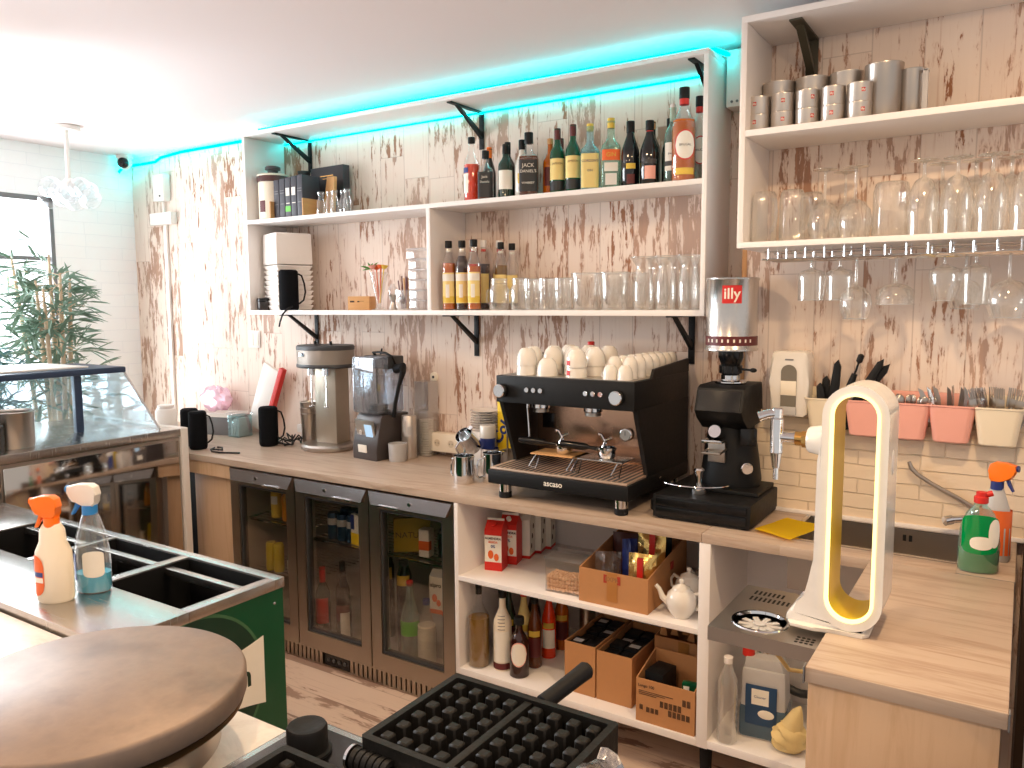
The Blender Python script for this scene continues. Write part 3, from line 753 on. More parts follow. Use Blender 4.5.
g.box(TX0+.003, TX1-.003, TY0+.003, TY1-.003, TZ-.034, TZ-.03)
tr = g.build('tray', M_steelx, dt)
g = G()
for r_, (y, c_) in enumerate(((-1.045, 7), (-1.09, 14))):
    for i in range(c_): g.box(-.565+.0115*i, -.5595+.0115*i, y-.014, y+.014, TZ-.0005, TZ+.0004)
g.build('drain_slots', M_black, tr)
g = G()
for i in range(4):
    for j in range(3): g.cyl(.0042, TZ-.0005, TZ+.0005, 10, (-.400+.011*i, -1.306+.014*j))
g.build('drain_holes', M_black, tr)
ri = G().lathe([(rr-.003, TZ-.004), (rr-.001, TZ+.003), (rr+.004, TZ+.003), (rr+.006, TZ), (rr-.003, TZ-.004)], 44, (rc[0], rc[1], 0)).build('rinser_ring', M_chrome, dt)
g = G()
for k in range(5): g.box(-.050, .050, -.007, .007, TZ-.014, TZ-.008, .001, M=TR((rc[0], rc[1], 0), 0, 0, 36*k+10))
g.cyl(.014, TZ-.014, TZ-.004, 16, rc); g.build('rinser_star', M_lgrey, ri)
g = G(); g.cyl(.020, .79, TZ-.03, 16, (-.50, -1.18)); g.cyl(.026, .80, .815, 16, (-.50, -1.18)); g.build('drain_pipe', M_chrome, dt)
# upright wall bracket to the counter
G().box(-.352, -.347, -1.32, -1.02, .80, TZ-.004, .001).build('bracket', M_steelx, dt)

bw = thing('beer_tower', 'white and gold oval beer tower glowing at its edge with a side tap', 'beer tower')
def stadium(cx, hw, z0, z1, n=16):
    p = []
    for i in range(n+1): a = PI*i/n; p.append((cx+hw*math.cos(a), z1-hw+hw*math.sin(a)))
    for i in range(n+1): a = PI+PI*i/n; p.append((cx+hw*math.cos(a), z0+hw+hw*math.sin(a)))
    return p
cx = -.302; YF, YK = -1.25, -1.10
G().ringprism(stadium(cx, .069, .9095, 1.465), stadium(cx, .0475, .933, 1.444), YF, YK).build('oval_body', pm('white_gloss', srgb(238, 234, 228), .18, coat=.5), bw)
G().ringprism(stadium(cx, .048, .9325, 1.4445), stadium(cx, .0448, .9355, 1.4415), YF+.012, YK-.006).build('gold_lining', M_gold, bw)
G().ringprism(stadium(cx, .0515, .929, 1.448), stadium(cx, .0445, .9358, 1.4412), YF-.003, YF+.008).build('light_edge', M_led_w, bw)
g = G()
poly = [(-.366, 1.347), (-.375, 1.32), (-.380, 1.29), (-.3815, 1.06), (-.385, 1.0), (-.393, .968), (-.410, .948), (-.430, .934), (-.438, .922), (-.440, .908), (-.268, .905), (-.266, .915), (-.285, .918), (-.31, .917), (-.333, .926), (-.352, .944), (-.366, .975)]
g.prism(poly, YF+.006, YK-.012, 'y', bev=.008)
bs = g.build('stem', pm('white_gloss_stem', srgb(238, 234, 228), .2, coat=.5), bw)
g = G(); g.prism([(-.440, YF+.02), (-.425, YF-.012), (-.37, YF-.018), (-.34, YF-.004), (-.27, YF-.006), (-.258, YF+.01), (-.258, YK-.02), (-.27, YK), (-.43, YK), (-.440, YK-.02)], .9003, .909, 'z', bev=.003); g.build('foot_plate', M_china, bs)
YT = -1.175; ZT_ = 1.326
def side(x): return TR((x, YT, ZT_), 0, -90)
g = G(); g.cyl(.038, 0, .050, 28, M=side(-.366), r2=.031, bev=.005); ar = g.build('arm', M_china, bw)
g = G(); g.cyl(.017, 0, .030, 20, M=side(-.414)); g.cyl(.021, .004, .014, 8, M=side(-.414)); g.build('brass_coupling', M_brass, bw)
tp = G().cyl(.012, .03, .062, 18, M=side(-.414)).build('beer_tap', M_chrome, bw)
g = G(); g.cyl(.0155, 1.285, 1.372, 20, (-.488, YT), bev=.003); g.cyl(.009, 1.250, 1.287, 16, (-.488, YT), r2=.014); g.cyl(.0065, 1.222, 1.253, 14, (-.488, YT)); g.build('tap_body', M_chrome, tp)
g = G(); g.cyl(.013, 1.370, 1.396, 16, (-.488, YT), bev=.003); g.tube([(-.488, YT, 1.382), (-.508, YT-.008, 1.380), (-.528, YT-.014, 1.372)], [.011, .012, .013], 14); g.build('tap_handle', M_chrome, tp)
G().ball(.022, (-.2330, -1.175, 1.29), (.12, .7, 1.3), 18, 10).build('side_light', M_whitel, bw)

# ------------------------------------------------------------------ espresso machine
em = thing('espresso_machine', 'black two-group espresso machine with cups on its top', 'coffee machine')
EX0, EX1, YB_ = -1.715, -1.133, -.03
g = G(); g.box(EX0, EX1, -.56, YB_, 1.268, 1.372, .004); g.build('head_housing', M_black, em)
G().box(EX0+.02, EX1-.012, -.545, YB_-.01, 1.371, 1.374).build('cup_deck', M_steelx, em)
for a_, b_ in ((EX1-.010, EX1), (EX0, EX0+.010)): G().prism([(-.405, 1.372), (-.385, 1.405), (YB_, 1.425), (YB_, 1.372)], a_, b_, 'x').build('cup_rail', M_black, em)
for x0 in (EX0, EX1-.016):
    G().prism([(-.54, 1.27), (-.44, 1.03), (-.44, .955), (YB_, .955), (YB_, 1.27)], x0, x0+.016, 'x').build('side_panel', M_black, em)
G().box(EX0+.016, EX1-.016, -.275, -.26, 1.0, 1.27).build('back_panel', pm('steel_brown_reflection', srgb(196, 160, 136), .22, 1, .05, 4), em)  # plain steel; the copper tone is a brown reflection put into its colour
G().box(EX0+.016, EX1-.016, -.258, YB_, .96, 1.27).build('boiler_box', M_black, em)
g = G(); g.box(EX0-.006, EX1+.004, -.615, YB_, .957, 1.012, .006); g.build('base_box', M_black, em)
G().box(EX0, EX1-.004, -.608, -.275, 1.012, 1.020, .002).build('drip_grid', pm('grid_steel_tan_reflection', srgb(214, 186, 164), .42, .7, .05, 8), em)  # tan in the base colour imitates wood and copper reflected in steel
sl = G()
for i in range(26): sl.box(EX0+.02+.0215*i, EX0+.03+.0215*i, -.595, -.29, 1.0199, 1.0208)
sl.build('grid_slots', M_dkgrey, em)
for x in (EX0+.05, EX1-.04):
    for y in (-.575, -.09):
        G().lathe([(.024, .925), (.024, .958), (0, .958)], 22, (x, y, 0)).build('foot', M_chrome, em)
        G().cyl(.025, .9005, .926, 22, (x, y), bev=.003).build('foot_pad', M_rub, em)
text('ascaso', .030, M_paperw, em, (-1.43, -.6158, .986), bold=.0004)
for x, s in ((EX0+.03, 1), (EX1-.062, 1)):
    kb = G().cyl(.026, 0, .018, 26, M=TR((x, -.561, 1.315), 90), bev=.003).build('steam_knob', M_black, em)
    G().cyl(.0255, .018, .03, 26, M=TR((x, -.561, 1.315), 90), bev=.003).build('knob_cap', M_chrome, kb)
for x in (-1.575, -1.545, -1.515, -1.325, -1.295, -1.265):
    G().cyl(.0095, 0, .005, 16, M=TR((x, -.5605, 1.322), 90), bev=.001).build('button', M_chrome, em)
for i, x in enumerate((-1.595, -1.365)):
    gh = G().cyl(.036, 1.235, 1.27, 24, (x, -.42), bev=.004).build('group_head', M_chrome, em)
    G().cyl(.031, 1.222, 1.236, 24, (x, -.42)).build('shower_plate', M_steelx, gh)
for i, x in enumerate((-1.474, -1.291)):
    # raised cup stand of bent wire with a plate; the portafilter rests on it
    G().box(x-.125, x+.085, -.50, -.38, 1.064, 1.069, .002).build('cup_stand', M_wood if i == 0 else M_steel, em)
    for xx in (x-.10, x+.065):
        h = G(); h.tube([(xx, -.495, 1.065), (xx-.012, -.53, 1.0235), (xx+.03, -.545, 1.0235), (xx+.02, -.50, 1.065)], .0022, 6); h.build('stand_wire', M_chrome, em)
    pf = G().lathe([(.0, 1.0695), (.026, 1.070), (.032, 1.078), (.033, 1.102), (.036, 1.104), (.036, 1.112), (.031, 1.113), (.030, 1.09), (0, 1.088)], 26, (x, -.45, 0)).build('portafilter', M_chrome, em)
    h = G(); h.tube([(x-.025, -.458, 1.104), (x-.06, -.470, 1.108), (x-.075, -.474, 1.110)], [.009, .007, .009], 10); h.tube([(x-.07, -.472, 1.110), (x-.085, -.477, 1.111), (x-.16, -.50, 1.117), (x-.172, -.504, 1.118)], [.010, .014, .015, .011], 14); h.build('portafilter_handle', M_blackg, pf)
    h = G(); h.tube([(x-.012, -.462, 1.110), (x-.002, -.455, 1.140), (x+.02, -.452, 1.150)], .006, 8); h.tube([(x-.002, -.455, 1.125), (x-.02, -.46, 1.158), (x-.03, -.462, 1.160)], .006, 8); h.build('portafilter_spout', M_chrome, pf)
g = G(); g.box(EX0+.045, EX0+.10, -.283, -.274, 1.135, 1.195, .002); g.build('brew_screen', M_blackg, em)
gg = G().lathe([(.0, 0), (.024, 0), (.026, .004), (.026, .014), (.022, .016), (0, .014)], 26, M=TR((-1.29, -.277, 1.135), 90)).build('pressure_gauge', M_chrome, em)
gf = G().cyl(.021, .0165, .0172, 26, M=TR((-1.29, -.277, 1.135), 90)).build('gauge_face', M_paperw, gg)
g = G(); g.box(-.001, .001, -.002, .015, .0174, .0180, M=TR((-1.29, -.277, 1.135), 90, 0, 0)); g.build('needle', M_ink, gg)
for x in (EX0+.045, EX1-.055):
    g = G(); g.tube([(x, -.40, 1.27), (x, -.405, 1.235), (x+.01, -.41, 1.16), (x+.018, -.415, 1.085)], .0045, 10); g.tube([(x, -.40, 1.262), (x, -.403, 1.23)], .009, 12); g.build('steam_wand', M_chrome, em)
# cups on top: first of each kind is made, the rest are copies
def make_cup(name, r, h, label, loc, rz, logo=False, group=None):
    t = thing(name, label, 'cup', loc, rz, group)
    pr = [(0, h-.002), (r*.40, h-.002), (r*.42, h), (r*.50, h), (r*.54, h-.003), (r*.74, h*.84), (r*.90, h*.60), (r*.98, h*.30), (r, 0), (r*.95, 0), (r*.92, h*.3), (r*.82, h*.60), (0, h*.9)]
    c = G().lathe(pr, 24).build('bowl', M_china, t)
    h_ = G(); h_.tube([(r*.93, 0, h*.12), (r*1.28, 0, h*.14), (r*1.40, 0, h*.28), (r*1.25, 0, h*.43), (r*.90, 0, h*.45)], r*.085, 8); h_.build('handle', M_china, t)
    if logo: ell_patch(r*1.004, 1, -104, -76, h*.16, h*.34, M_redlabel, 'logo', c)
    return t
D = 1.3745
proto = None
rowsL = [(-.500, [(-1.612, 2), (-1.520, 1), (-1.395, 2)]), (-.405, [(-1.64, 2), (-1.55, 2), (-1.455, 2), (-1.365, 2)]), (-.310, [(-1.60, 2), (-1.51, 2), (-1.42, 2)]), (-.215, [(-1.58, 2), (-1.49, 2), (-1.40, 2)])]
proto = None
for ri_, (y, lst) in enumerate(rowsL):
    for ci, (x, k) in enumerate(lst):
        for lv in range(k):
            lab = 'large upturned %scup on the coffee machine, row %s, %s from left%s' % ('' if not (ri_ == 0 and ci == 2) else 'red-logo ', ['one', 'two', 'three', 'four'][ri_], ORD[ci], '' if k == 1 else (', lower' if lv == 0 else ', upper'))
            z = D+lv*.037; rz = 100+9*((ci*3+ri_*5) % 7)
            if proto is None: proto = make_cup('cappuccino_cup', .0405, .066, lab, (x, y, z), 120, group='large cups on the coffee machine')
            else: dup(proto, (x, y, z), lab, rz)
for o in [q for q in bpy.data.objects if q.get('category') == 'cup' and abs(q.location.x+1.395) < .001 and abs(q.location.y+.5) < .001]:
    lo_ = ell_patch(.0407, 1, -104, -78, .008, .026, M_redlabel, 'logo', o); lo_.rotation_euler = (0, 0, -o.rotation_euler.z-.35)
proto = None
rowsR = [(-.515, [-1.248, -1.190]), (-.450, [-1.262, -1.200]), (-.385, [-1.258, -1.196]), (-.325, [-1.252, -1.192]), (-.265, [-1.25, -1.19]), (-.205, [-1.25, -1.19]), (-.145, [-1.25, -1.19]), (-.085, [-1.25, -1.19])]
for ri_, (y, lst) in enumerate(rowsR):
    for ci, x in enumerate(lst):
        for lv in range(1 if ri_ == 0 else 2):
            lab = 'small white espresso cup upside down, %s row from the front, %s column%s' % (ORD[ri_], 'left' if ci == 0 else 'right', '' if ri_ == 0 else (', lower of two' if lv == 0 else ', upper of two'))
            if proto is None: proto = make_cup('espresso_cup', .0285, .052, lab, (x, y, D), 170, group='espresso cups on the coffee machine')
            else: dup(proto, (x, y, D+lv*.026), lab, (178 if ri_ == 1 and ci == 0 else 100+(ri_*41) % 50))
cb = thing('cup_box', 'black ribbed box at the left rear of the coffee machine top', 'box', (-1.675, -.36, D))
G().box(-.03, .03, -.06, .06, 0, .075, .003).build('body', M_black, cb)
g = G()
for k in range(7): g.box(-.032, .032, -.0615, -.0595, .012+.009*k, .016+.009*k)
g.build('ribs', M_dkgrey, cb)
rc_ = thing('bottle', 'small white bottle with a red cap behind the cups on the coffee machine', 'bottle', (-1.545, -.09, D))
G().lathe([(0, 0), (.02, 0), (.02, .075), (.012, .09), (0, .09)], 18).build('body', M_china, rc_); G().cyl(.015, .088, .112, 18, bev=.002).build('cap', M_red, rc_)

# ------------------------------------------------------------------ coffee grinder
gd = thing('coffee_grinder', 'black coffee grinder standing on a black knock-out drawer', 'coffee grinder', (0, 0, 0))
G().box(-.995, -.735, -.43, -.15, .9855, 1.0, .003).build('base_plate', M_black, gd)
g = G(); X_, Y_ = -.868, -.335
g.prism([(-.43, 1.245), (-.455, 1.275), (-.425, 1.352), (-.40, 1.362), (-.215, 1.362), (-.195, 1.24), (-.23, 1.215), (-.37, 1.205)], X_-.088, X_+.080, 'x', bev=.006); hd_ = g.build('head', M_black, gd)
g = G(); g.prism([(-.452, 1.272), (-.456, 1.276), (-.430, 1.345), (-.424, 1.343)], X_-.078, X_+.070, 'x', bev=.001); g.build('touch_screen', M_blackg, hd_)
g = G(); g.lathe([(0, 1.0), (.105, 1.0), (.108, 1.02), (.098, 1.10), (.085, 1.18), (.076, 1.24), (0, 1.24)], 32, (X_, -.305, 0), el=.9); g.build('body', M_black, gd)
g = G(); g.cyl(.022, 0, .05, 20, M=TR((X_-.02, -.385, 1.19), 75)); g.box(X_-.055, X_+.015, -.465, -.40, 1.165, 1.175, .002); g.build('chute', M_chrome, gd)
g = G(); g.tube([(X_-.05, -.39, 1.135), (X_-.05, -.47, 1.13), (X_+.01, -.47, 1.13), (X_+.01, -.39, 1.135)], .004, 8); g.box(X_-.05, X_+.01, -.41, -.395, 1.09, 1.16, .002); g.build('portafilter_fork', M_steelx, gd)
G().cyl(.021, 0, .018, 24, M=TR((X_+.077, -.385, 1.075), 90, 0, 35), bev=.003).build('dial', M_chrome, gd)
g = G(); g.box(0, .055, -.012, .012, -.03, .03, .003, M=TR((X_+.06, -.40, 1.185), 0, 0, 20)); g.build('side_switch', M_blackg, gd)
nk = G().lathe([(.052, 1.362), (.055, 1.367), (.048, 1.372), (.030, 1.375), (.030, 1.395), (.040, 1.40), (.041, 1.425), (.034, 1.43), (.038, 1.44), (.044, 1.455), (.044, 1.478), (0, 1.478)], 32, (X_, -.33, 0)).build('hopper_neck', M_blackg, gd)
G().lathe([(.049, 1.364), (.056, 1.367), (.056, 1.371), (.045, 1.376), (.033, 1.378), (.033, 1.392)], 32, (X_, -.33, 0)).build('collar', M_chrome, nk)
g = G(); g.tube([(X_+.03, -.34, 1.415), (X_+.085, -.36, 1.414)], .004, 8); g.ball(.008, (X_+.088, -.361, 1.414), (1.6, 1, 1)); g.build('shutter_lever', M_black, nk)
g = G(); g.tube([(X_-.10+.13*math.cos(a_)*1.0, -.40-.105*math.sin(a_), 1.012) for a_ in [PI*.0+PI*i/22 for i in range(23)]], .0028, 8); g.build('tray_wire', M_chrome, gd)
tm = thing('tamper', 'chrome coffee tamper standing on the black drawer before the grinder', 'tamper', (-.925, -.475, .9865))
G().lathe([(0, 0), (.027, 0), (.028, .004), (.028, .020), (.012, .028), (.010, .05), (.016, .072), (.019, .084), (.015, .090), (0, .091)], 28).build('body', M_chrome, tm)
kd = thing('knock_drawer', 'black drawer box under the coffee grinder with a ribbed front', 'drawer box')
g = G(); g.box(-1.062, -.722, -.555, -.14, .906, .985, .003, M=None); g.build('box', M_black, kd)
g = G(); g.box(-1.05, -.735, -.5605, -.553, .915, .945, .002); g.box(-1.05, -.735, -.5605, -.553, .950, .978, .002); g.build('drawer', M_blackg, kd)
g = G(); g.tube([(-1.062, -.52, .97), (-1.078, -.525, .955), (-1.078, -.525, .925), (-1.062, -.52, .915)], .005, 8); g.build('handle', M_black, kd)
for x in (-1.04, -.745):
    for y in (-.53, -.17): G().cyl(.014, .9003, .907, 12, (x, y)).build('foot', M_rub, kd)
kd.location = (0, 0, 0)
cn = thing('coffee_bean_can', 'large silver can with a red square logo upside down on the grinder', 'can', (-.868, -.33, 1.479))
G().lathe([(0, 0), (.088, 0), (.091, .002), (.091, .008), (.088, .012), (.088, .242), (.091, .246), (.091, .252), (.086, .254), (0, .250)], 44).build('can', pm('bright_tin', srgb(206, 202, 198), .24, .95, .04, 4), cn)
G().patch(.0887, -180, 180, .020, .052, 40).build('brown_band', M_maroon, cn)
g = G()
for k in range(9): g.patch(.0892, -134+13*k, -130+13*k, .031, .042, 2)
g.build('band_marks', M_paperw, cn)
lp = G().patch(.0888, -95, -52, .165, .226, 10).build('red_square', M_redlabel, cn)
text('illy', .052, M_paperw, lp, (0, 0, .197), cyl=(.0893, -73.5), bold=.0008)

# ------------------------------------------------------------------ left end of the counter: mixer, blender, speakers
mx = thing('drink_mixer', 'grey spindle drink mixer with a round head on the counter', 'mixer', (-3.03, -.185, .90), 6)
mx.scale = (1.2, 1.2, 1.215)
g = G(); g.lathe([(0, 0), (.115, 0), (.120, .006), (.120, .018), (.112, .026), (0, .028)], 40, el=.9); g.build('base', M_steelx, mx)
G().box(-.060, .058, -.01, .085, .02, .36, .012).build('column', pm('grey_metal', srgb(176, 164, 148), .35, .7), mx)
g = G(); g.lathe([(0, .350), (.118, .352), (.128, .36), (.130, .43), (.124, .437), (0, .44)], 40, el=.85); g.build('head', pm('grey_painted_metal', srgb(150, 140, 130), .4, .3), mx)
G().lathe([(.127, .425), (.1315, .428), (.1315, .440), (.126, .446), (0, .447)], 40, el=.85).build('head_cap', M_dkgrey, mx)
G().lathe([(.1285, .352), (.132, .356), (.132, .364), (.1295, .368)], 40, el=.85).build('head_trim', M_dkgrey, mx)
ell_patch(.1312, .85, -118, -100, .402, .416, M_chrome, 'badge', mx)
for x in (-.055, .03):
    G().cyl(.006, .445, .462, 10, (x, 0), bev=.001).build('switch', M_black, mx)
for x in (-.03, .05): 
    s_ = G().cyl(.016, .322, .352, 16, (x, -.06)).build('spindle_housing', M_chrome, mx)
    g = G(); g.tube([(x, -.06, .325), (x, -.06, .19)], .003, 8); g.lathe([(0, 0), (.012, .002), (.012, .006), (0, .008)], 14, (x, -.06, .186)); g.build('spindle', M_chrome, s_)
sh = None
for k in range(3):
    lab = ['steel shaker cup inside the bottom of the stack left of the drink mixer', 'steel shaker cup, middle of the stack left of the drink mixer', 'steel shaker cup on top of the stack left of the drink mixer'][k]
    lab = lab.replace('inside the bottom of', 'at the bottom of')
    if sh is None:
        sh = thing('shaker_cup', lab, 'cup', (-3.215, -.14, .901), 0, 'steel shaker cups')
        G().lathe([(0, 0), (.034, 0), (.036, .006), (.046, .165), (.048, .168), (.046, .170), (.044, .166), (.033, .008), (0, .006)], 28).build('cup_wall', M_steelx, sh)
    else: dup(sh, (-3.215, -.14, .901+.031*k), lab)

bl = thing('blender', 'black blender with a smoky sound hood and a small display', 'blender', (-2.645, -.20, .90), -6)
bl.scale = (.93, .93, 1.09)
g = G(); g.prism([(-.115, 0), (-.118, .05), (-.085, .185), (-.07, .20), (.11, .20), (.12, 0)], -.095, .095, 'x', bev=.008); bb = g.build('base', pm('graphite_plastic', srgb(66, 58, 56), .35), bl)
G().box(-.07, .07, -.004, .004, -.055, .055, .002, M=TR((.0, -.104, .125), 14)).build('control_panel', M_steelx, bb)
G().box(.0, .055, -.0065, -.003, -.03, .035, .001, M=TR((.0, -.104, .125), 14)).build('display', M_screen, bb)
G().cyl(.011, 0, .006, 14, M=TR((-.035, -.106, .12), 104)).build('dial', M_chrome, bb)
G().box(-.045, .02, -.003, .001, -.02, .015, .001, M=TR((.0, -.119, .052), 6)).build('badge', M_paperw, bb)
g = G(); g.box(-.100, .085, -.105, .09, .205, .455, .012); g.build('sound_hood', M_smoke, bl)
g = G(); g.lathe([(.045, .205), (.062, .22), (.070, .36), (.072, .375), (0, .376)], 24, (-.01, .0, 0), sq=5); g.build('jug', M_clearp, bl)
g = G(); g.box(-.102, .087, -.02, .092, .40, .457, .006); g.build('hood_lid', M_dkgrey, bl)
g = G(); g.cyl(.058, .198, .212, 20, (-.01, 0)); g.lathe([(.040, .212), (.044, .214), (.050, .235), (0, .236)], 18, (-.01, 0, 0)); g.build('jug_seat', M_black, bl)
g = G(); g.tube([(.10, .02, .40), (.155, .02, .41), (.165, .01, .39), (.145, 0, .33), (.125, -.01, .25), (.112, -.01, .19)], [.022, .022, .016, .010, .010, .012], 12); g.build('hood_arm', M_black, bl)
g = G(); g.tube([(-.06, .03, .455), (-.05, .0, .470), (.0, -.01, .474), (.06, -.01, .472), (.10, 0, .455), (.09, .03, .42)], .0055, 8); g.build('hood_cable', M_black, bl)

def speaker(name, label, x, y, rz=45, h=.20, r=.046, z=.90):
    s = thing(name, label, 'speaker', (x, y, z), rz)
    G().lathe([(0, 0), (r*.86, 0), (r*.97, .008), (r, .02), (r, h-.02), (r*.96, h-.007), (r*.8, h), (0, h-.003)], 32).build('body', M_fabric, s)
    g = G(); g.tube([(r*.9, -.01, h-.02), (r*1.35, -.012, h-.03), (r*1.6, -.012, h-.07), (r*1.7, -.012, h*.45), (r*1.5, -.012, h*.25), (r*1.15, -.012, h*.18), (r*.97, -.012, h*.16)], .0045, 8); g.build('strap', M_black, s)
    return s
speaker('speaker', 'black cylindrical speaker half hidden at the far left of the counter', -3.735, -.505)
speaker('speaker', 'black cylindrical speaker with trailing cable at the counter front edge beside the display case', -3.61, -.545)
speaker('speaker', 'black cylindrical speaker standing alone left of the steel shakers', -3.37, -.285, 45, .21, .050)
sp4 = speaker('speaker', 'black cylindrical speaker hanging its strap over the edge of the long shelf', -3.255, -.216, 45, .21, .050, 1.6205)
g = G(); g.tube([(.02, -.055, .02), (-.005, -.07, .008), (-.03, -.070, -.02), (-.045, -.065, -.06), (-.05, -.063, -.085)], .0045, 8); g.build('strap_end', M_black, sp4)
cbx = thing('cable', 'loose black cable lying on the counter beside the front speaker', 'cable', (-3.54, -.50, .9055))
g = G(); g.tube([(0, -.0, 0), (.03, -.045, 0), (.08, -.075, 0), (.14, -.075, 0), (.24, -.03, 0)], .0045, 8); g.tube([(.0, .02, 0), (.05, .01, .004), (.09, -.02, 0), (.10, -.05, .006), (.08, -.072, .010)], .0045, 8); g.build('cord', M_black, cbx)
cb2 = thing('cable', 'tangled black cables between the lone speaker and the shakers', 'cable', (-3.30, -.22, .9055))
g = G()
random.seed(3)
for k in range(5):
    p = [(-.02+.02*k, -.02, .004)]
    for i in range(7): p.append((-.03+.022*k+random.uniform(-.035, .035), -.05+.018*i+random.uniform(-.02, .02), .003+random.random()*.05*(1 if i % 2 else .3)))
    g.tube(p, .0045, 6)
g.build('cord', M_black, cb2)
ad = thing('power_adapter', 'small white power adapter among the cables by the shakers', 'adapter', (-3.36, -.05, .90))
G().box(-.03, .03, -.02, .02, .04, .085, .004).build('body', M_whitel, ad); G().cyl(.012, 0, .045, 10).build('plug', M_whitel, ad)
gb = thing('storage_box', 'grey box with a white open top at the back of the counter', 'box', (-3.97, -.15, .90), 14)
g = G(); g.box(-.15, .15, -.075, .075, 0, .105, .003); g.build('body', M_grey, gb)
g = G(); g.ringprism([(-.153, -.078), (.153, -.078), (.153, .078), (-.153, .078)], [(-.135, -.06), (.135, -.06), (.135, .06), (-.135, .06)], .105, .125, 'z'); g.box(-.14, .14, -.065, .065, .104, .108); g.build('lid', M_whitel, gb)
pb = thing('plastic_bag', 'crumpled pink plastic bag behind the grey box', 'bag', (-4.06, -.09, 1.025))
g = G(); g.ball(.10, (0, 0, .065), (1.25, .55, .75), 22, 14)
for v in g.bm.verts: v.co += Vector((random.uniform(-.012, .012), random.uniform(-.01, .01), random.uniform(-.012, .012)))
g.build('bag_body', M_pinkbag, pb)
gt = thing('storage_tub', 'clear pale blue plastic tub with packets right of the grey box', 'tub', (-3.755, -.165, .90))
g = G(); g.box(-.045, .045, -.05, .05, 0, .125, .006); g.build('tub_wall', M_gblue, gt)
g = G(); g.box(-.05, .05, -.055, .055, .125, .138, .003); g.build('lid', M_clearp, gt)
g = G()
for k in range(3): g.box(-.036+.026*k, -.018+.026*k, -.036, .036, .005, .09+.01*(k % 3), .002)
g.build('packets', M_lgrey, gt)
jug = thing('jar', 'small white jar at the far end of the counter by the display case', 'jar', (-4.10, -.40, .90))
G().lathe([(0, 0), (.055, 0), (.058, .01), (.058, .15), (.05, .165), (0, .165)], 24).build('body', M_foam, jug); G().cyl(.045, .165, .185, 24, bev=.003).build('lid', M_whitel, jug)
wb = thing('cutting_board', 'white board with a red edge leaning on the wall behind the lone speaker', 'board', (-3.53, -.06, .902))
M_ = TR((0, 0, 0), 0, 24, 0)
g = G(); g.box(-.13, .0, -.012, .012, .01, .40, .004, M=M_); g.build('board', M_whitel, wb)
g = G(); g.box(.0, .035, -.016, .016, .0, .43, .006, M=M_); g.build('red_edge', M_red, wb)
wb.location = (-3.69, -.06, .905)

tc1 = thing('patterned_tin', 'tall white patterned tin right of the blender', 'tin', (-2.50, -.16, .90))
G().lathe([(0, 0), (.036, 0), (.037, .004), (.037, .105), (.038, .11), (.037, .115), (.037, .205), (.034, .21), (0, .212)], 26).build('body', M_tin, tc1)
g = G(); g.patch(.0375, -105, -70, .13, .19, 6); g.patch(.0375, -60, -30, .12, .16, 6); g.patch(.0375, -100, -60, .03, .08, 6); g.build('pattern', M_lgrey, tc1)
gl_ = thing('measuring_cup', 'small grey translucent cup standing before the patterned tin', 'cup', (-2.50, -.245, .90))
G().lathe([(0, 0), (.040, 0), (.042, .004), (.045, .075), (.046, .085), (.042, .086), (.038, .006), (0, .005)], 26).build('cup_wall', M_lgrey, gl_)
tb = thing('lid_dispenser', 'tall clear acrylic dispenser beside the double socket', 'dispenser', (-2.475, -.055, .90))
g = G(); g.ringprism([(-.045, -.04), (.045, -.04), (.045, .04), (-.045, .04)], [(-.042, -.037), (.042, -.037), (.042, .037), (-.042, .037)], 0, .37, 'z'); g.build('tube_wall', M_clearp, tb)
g = G()
for k in range(15): g.lathe([(0, 0), (.034, .0), (.035, .008), (0, .009)], 16, (0, 0, .002+.012*k))
g.build('lids', M_paperw, tb)
so = thing('socket', 'cream double socket block standing on the counter against the wall', 'socket', (-2.362, -.033, .925), 2)
g = G(); g.box(-.080, .080, -.03, .03, 0, .092, .004); g.build('body', M_cream, so)
for x in (-.042, .042):
    r_ = G().lathe([(.021, 0), (.022, .002), (.019, .002), (.019, -.001), (0, -.001)], 24, M=TR((x, -.0302, .044), 90)).build('socket_ring', M_cream, so)
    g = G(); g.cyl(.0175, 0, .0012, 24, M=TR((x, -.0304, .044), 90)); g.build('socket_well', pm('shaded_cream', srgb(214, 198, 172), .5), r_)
    g = G()
    for q in (-.008, .008): g.cyl(.0025, .001, .0022, 8, M=TR((x+q, -.0304, .044), 90))
    g.build('socket_holes', M_black, r_)
def pitcher(label, loc, rz, h=.115, r=.045, rot=None):
    t = thing('milk_pitcher', label, 'pitcher', loc, rz, 'steel milk pitchers')
    G().lathe([(0, 0), (r*.96, 0), (r, .004), (r*1.02, h*.35), (r*.93, h*.75), (r*.96, h), (r*.93, h+.001), (r*.89, h*.75), (r*.96, .006), (0, .005)], 32).build('vessel', M_chrome, t)
    g = G(); g.tube([(-r*.92, 0, h*.88), (-r*1.5, 0, h*.80), (-r*1.62, 0, h*.62), (-r*1.72, 0, h*.30), (-r*1.5, 0, h*.2), (-r*1.0, 0, h*.22)], .005, 8); g.build('handle', M_chrome, t)
    g = G(); g.prism([(r*.82, h*.82), (r*1.22, h*1.02), (r*.82, h*1.0)], -.012, .012, 'y', bev=.003); g.build('spout', M_chrome, t)
    if rot: t.rotation_euler = tuple(math.radians(a) for a in rot)
    return t
pitcher('steel milk pitcher with its handle towards the blender, left of the pair', (-1.952, -.455, .90), -8)
pitcher('steel milk pitcher standing right beside the coffee machine', (-1.855, -.385, .90), 60, .125, .043)
pitcher('steel milk pitcher tilted on its side on the pitchers behind', (-2.035, -.27, 1.012), 0, .095, .042, (18, -42, 60))
lo = thing('pitcher_stand', 'steel pitcher standing behind the two front pitchers', 'pitcher', (-1.965, -.24, .90), 100)
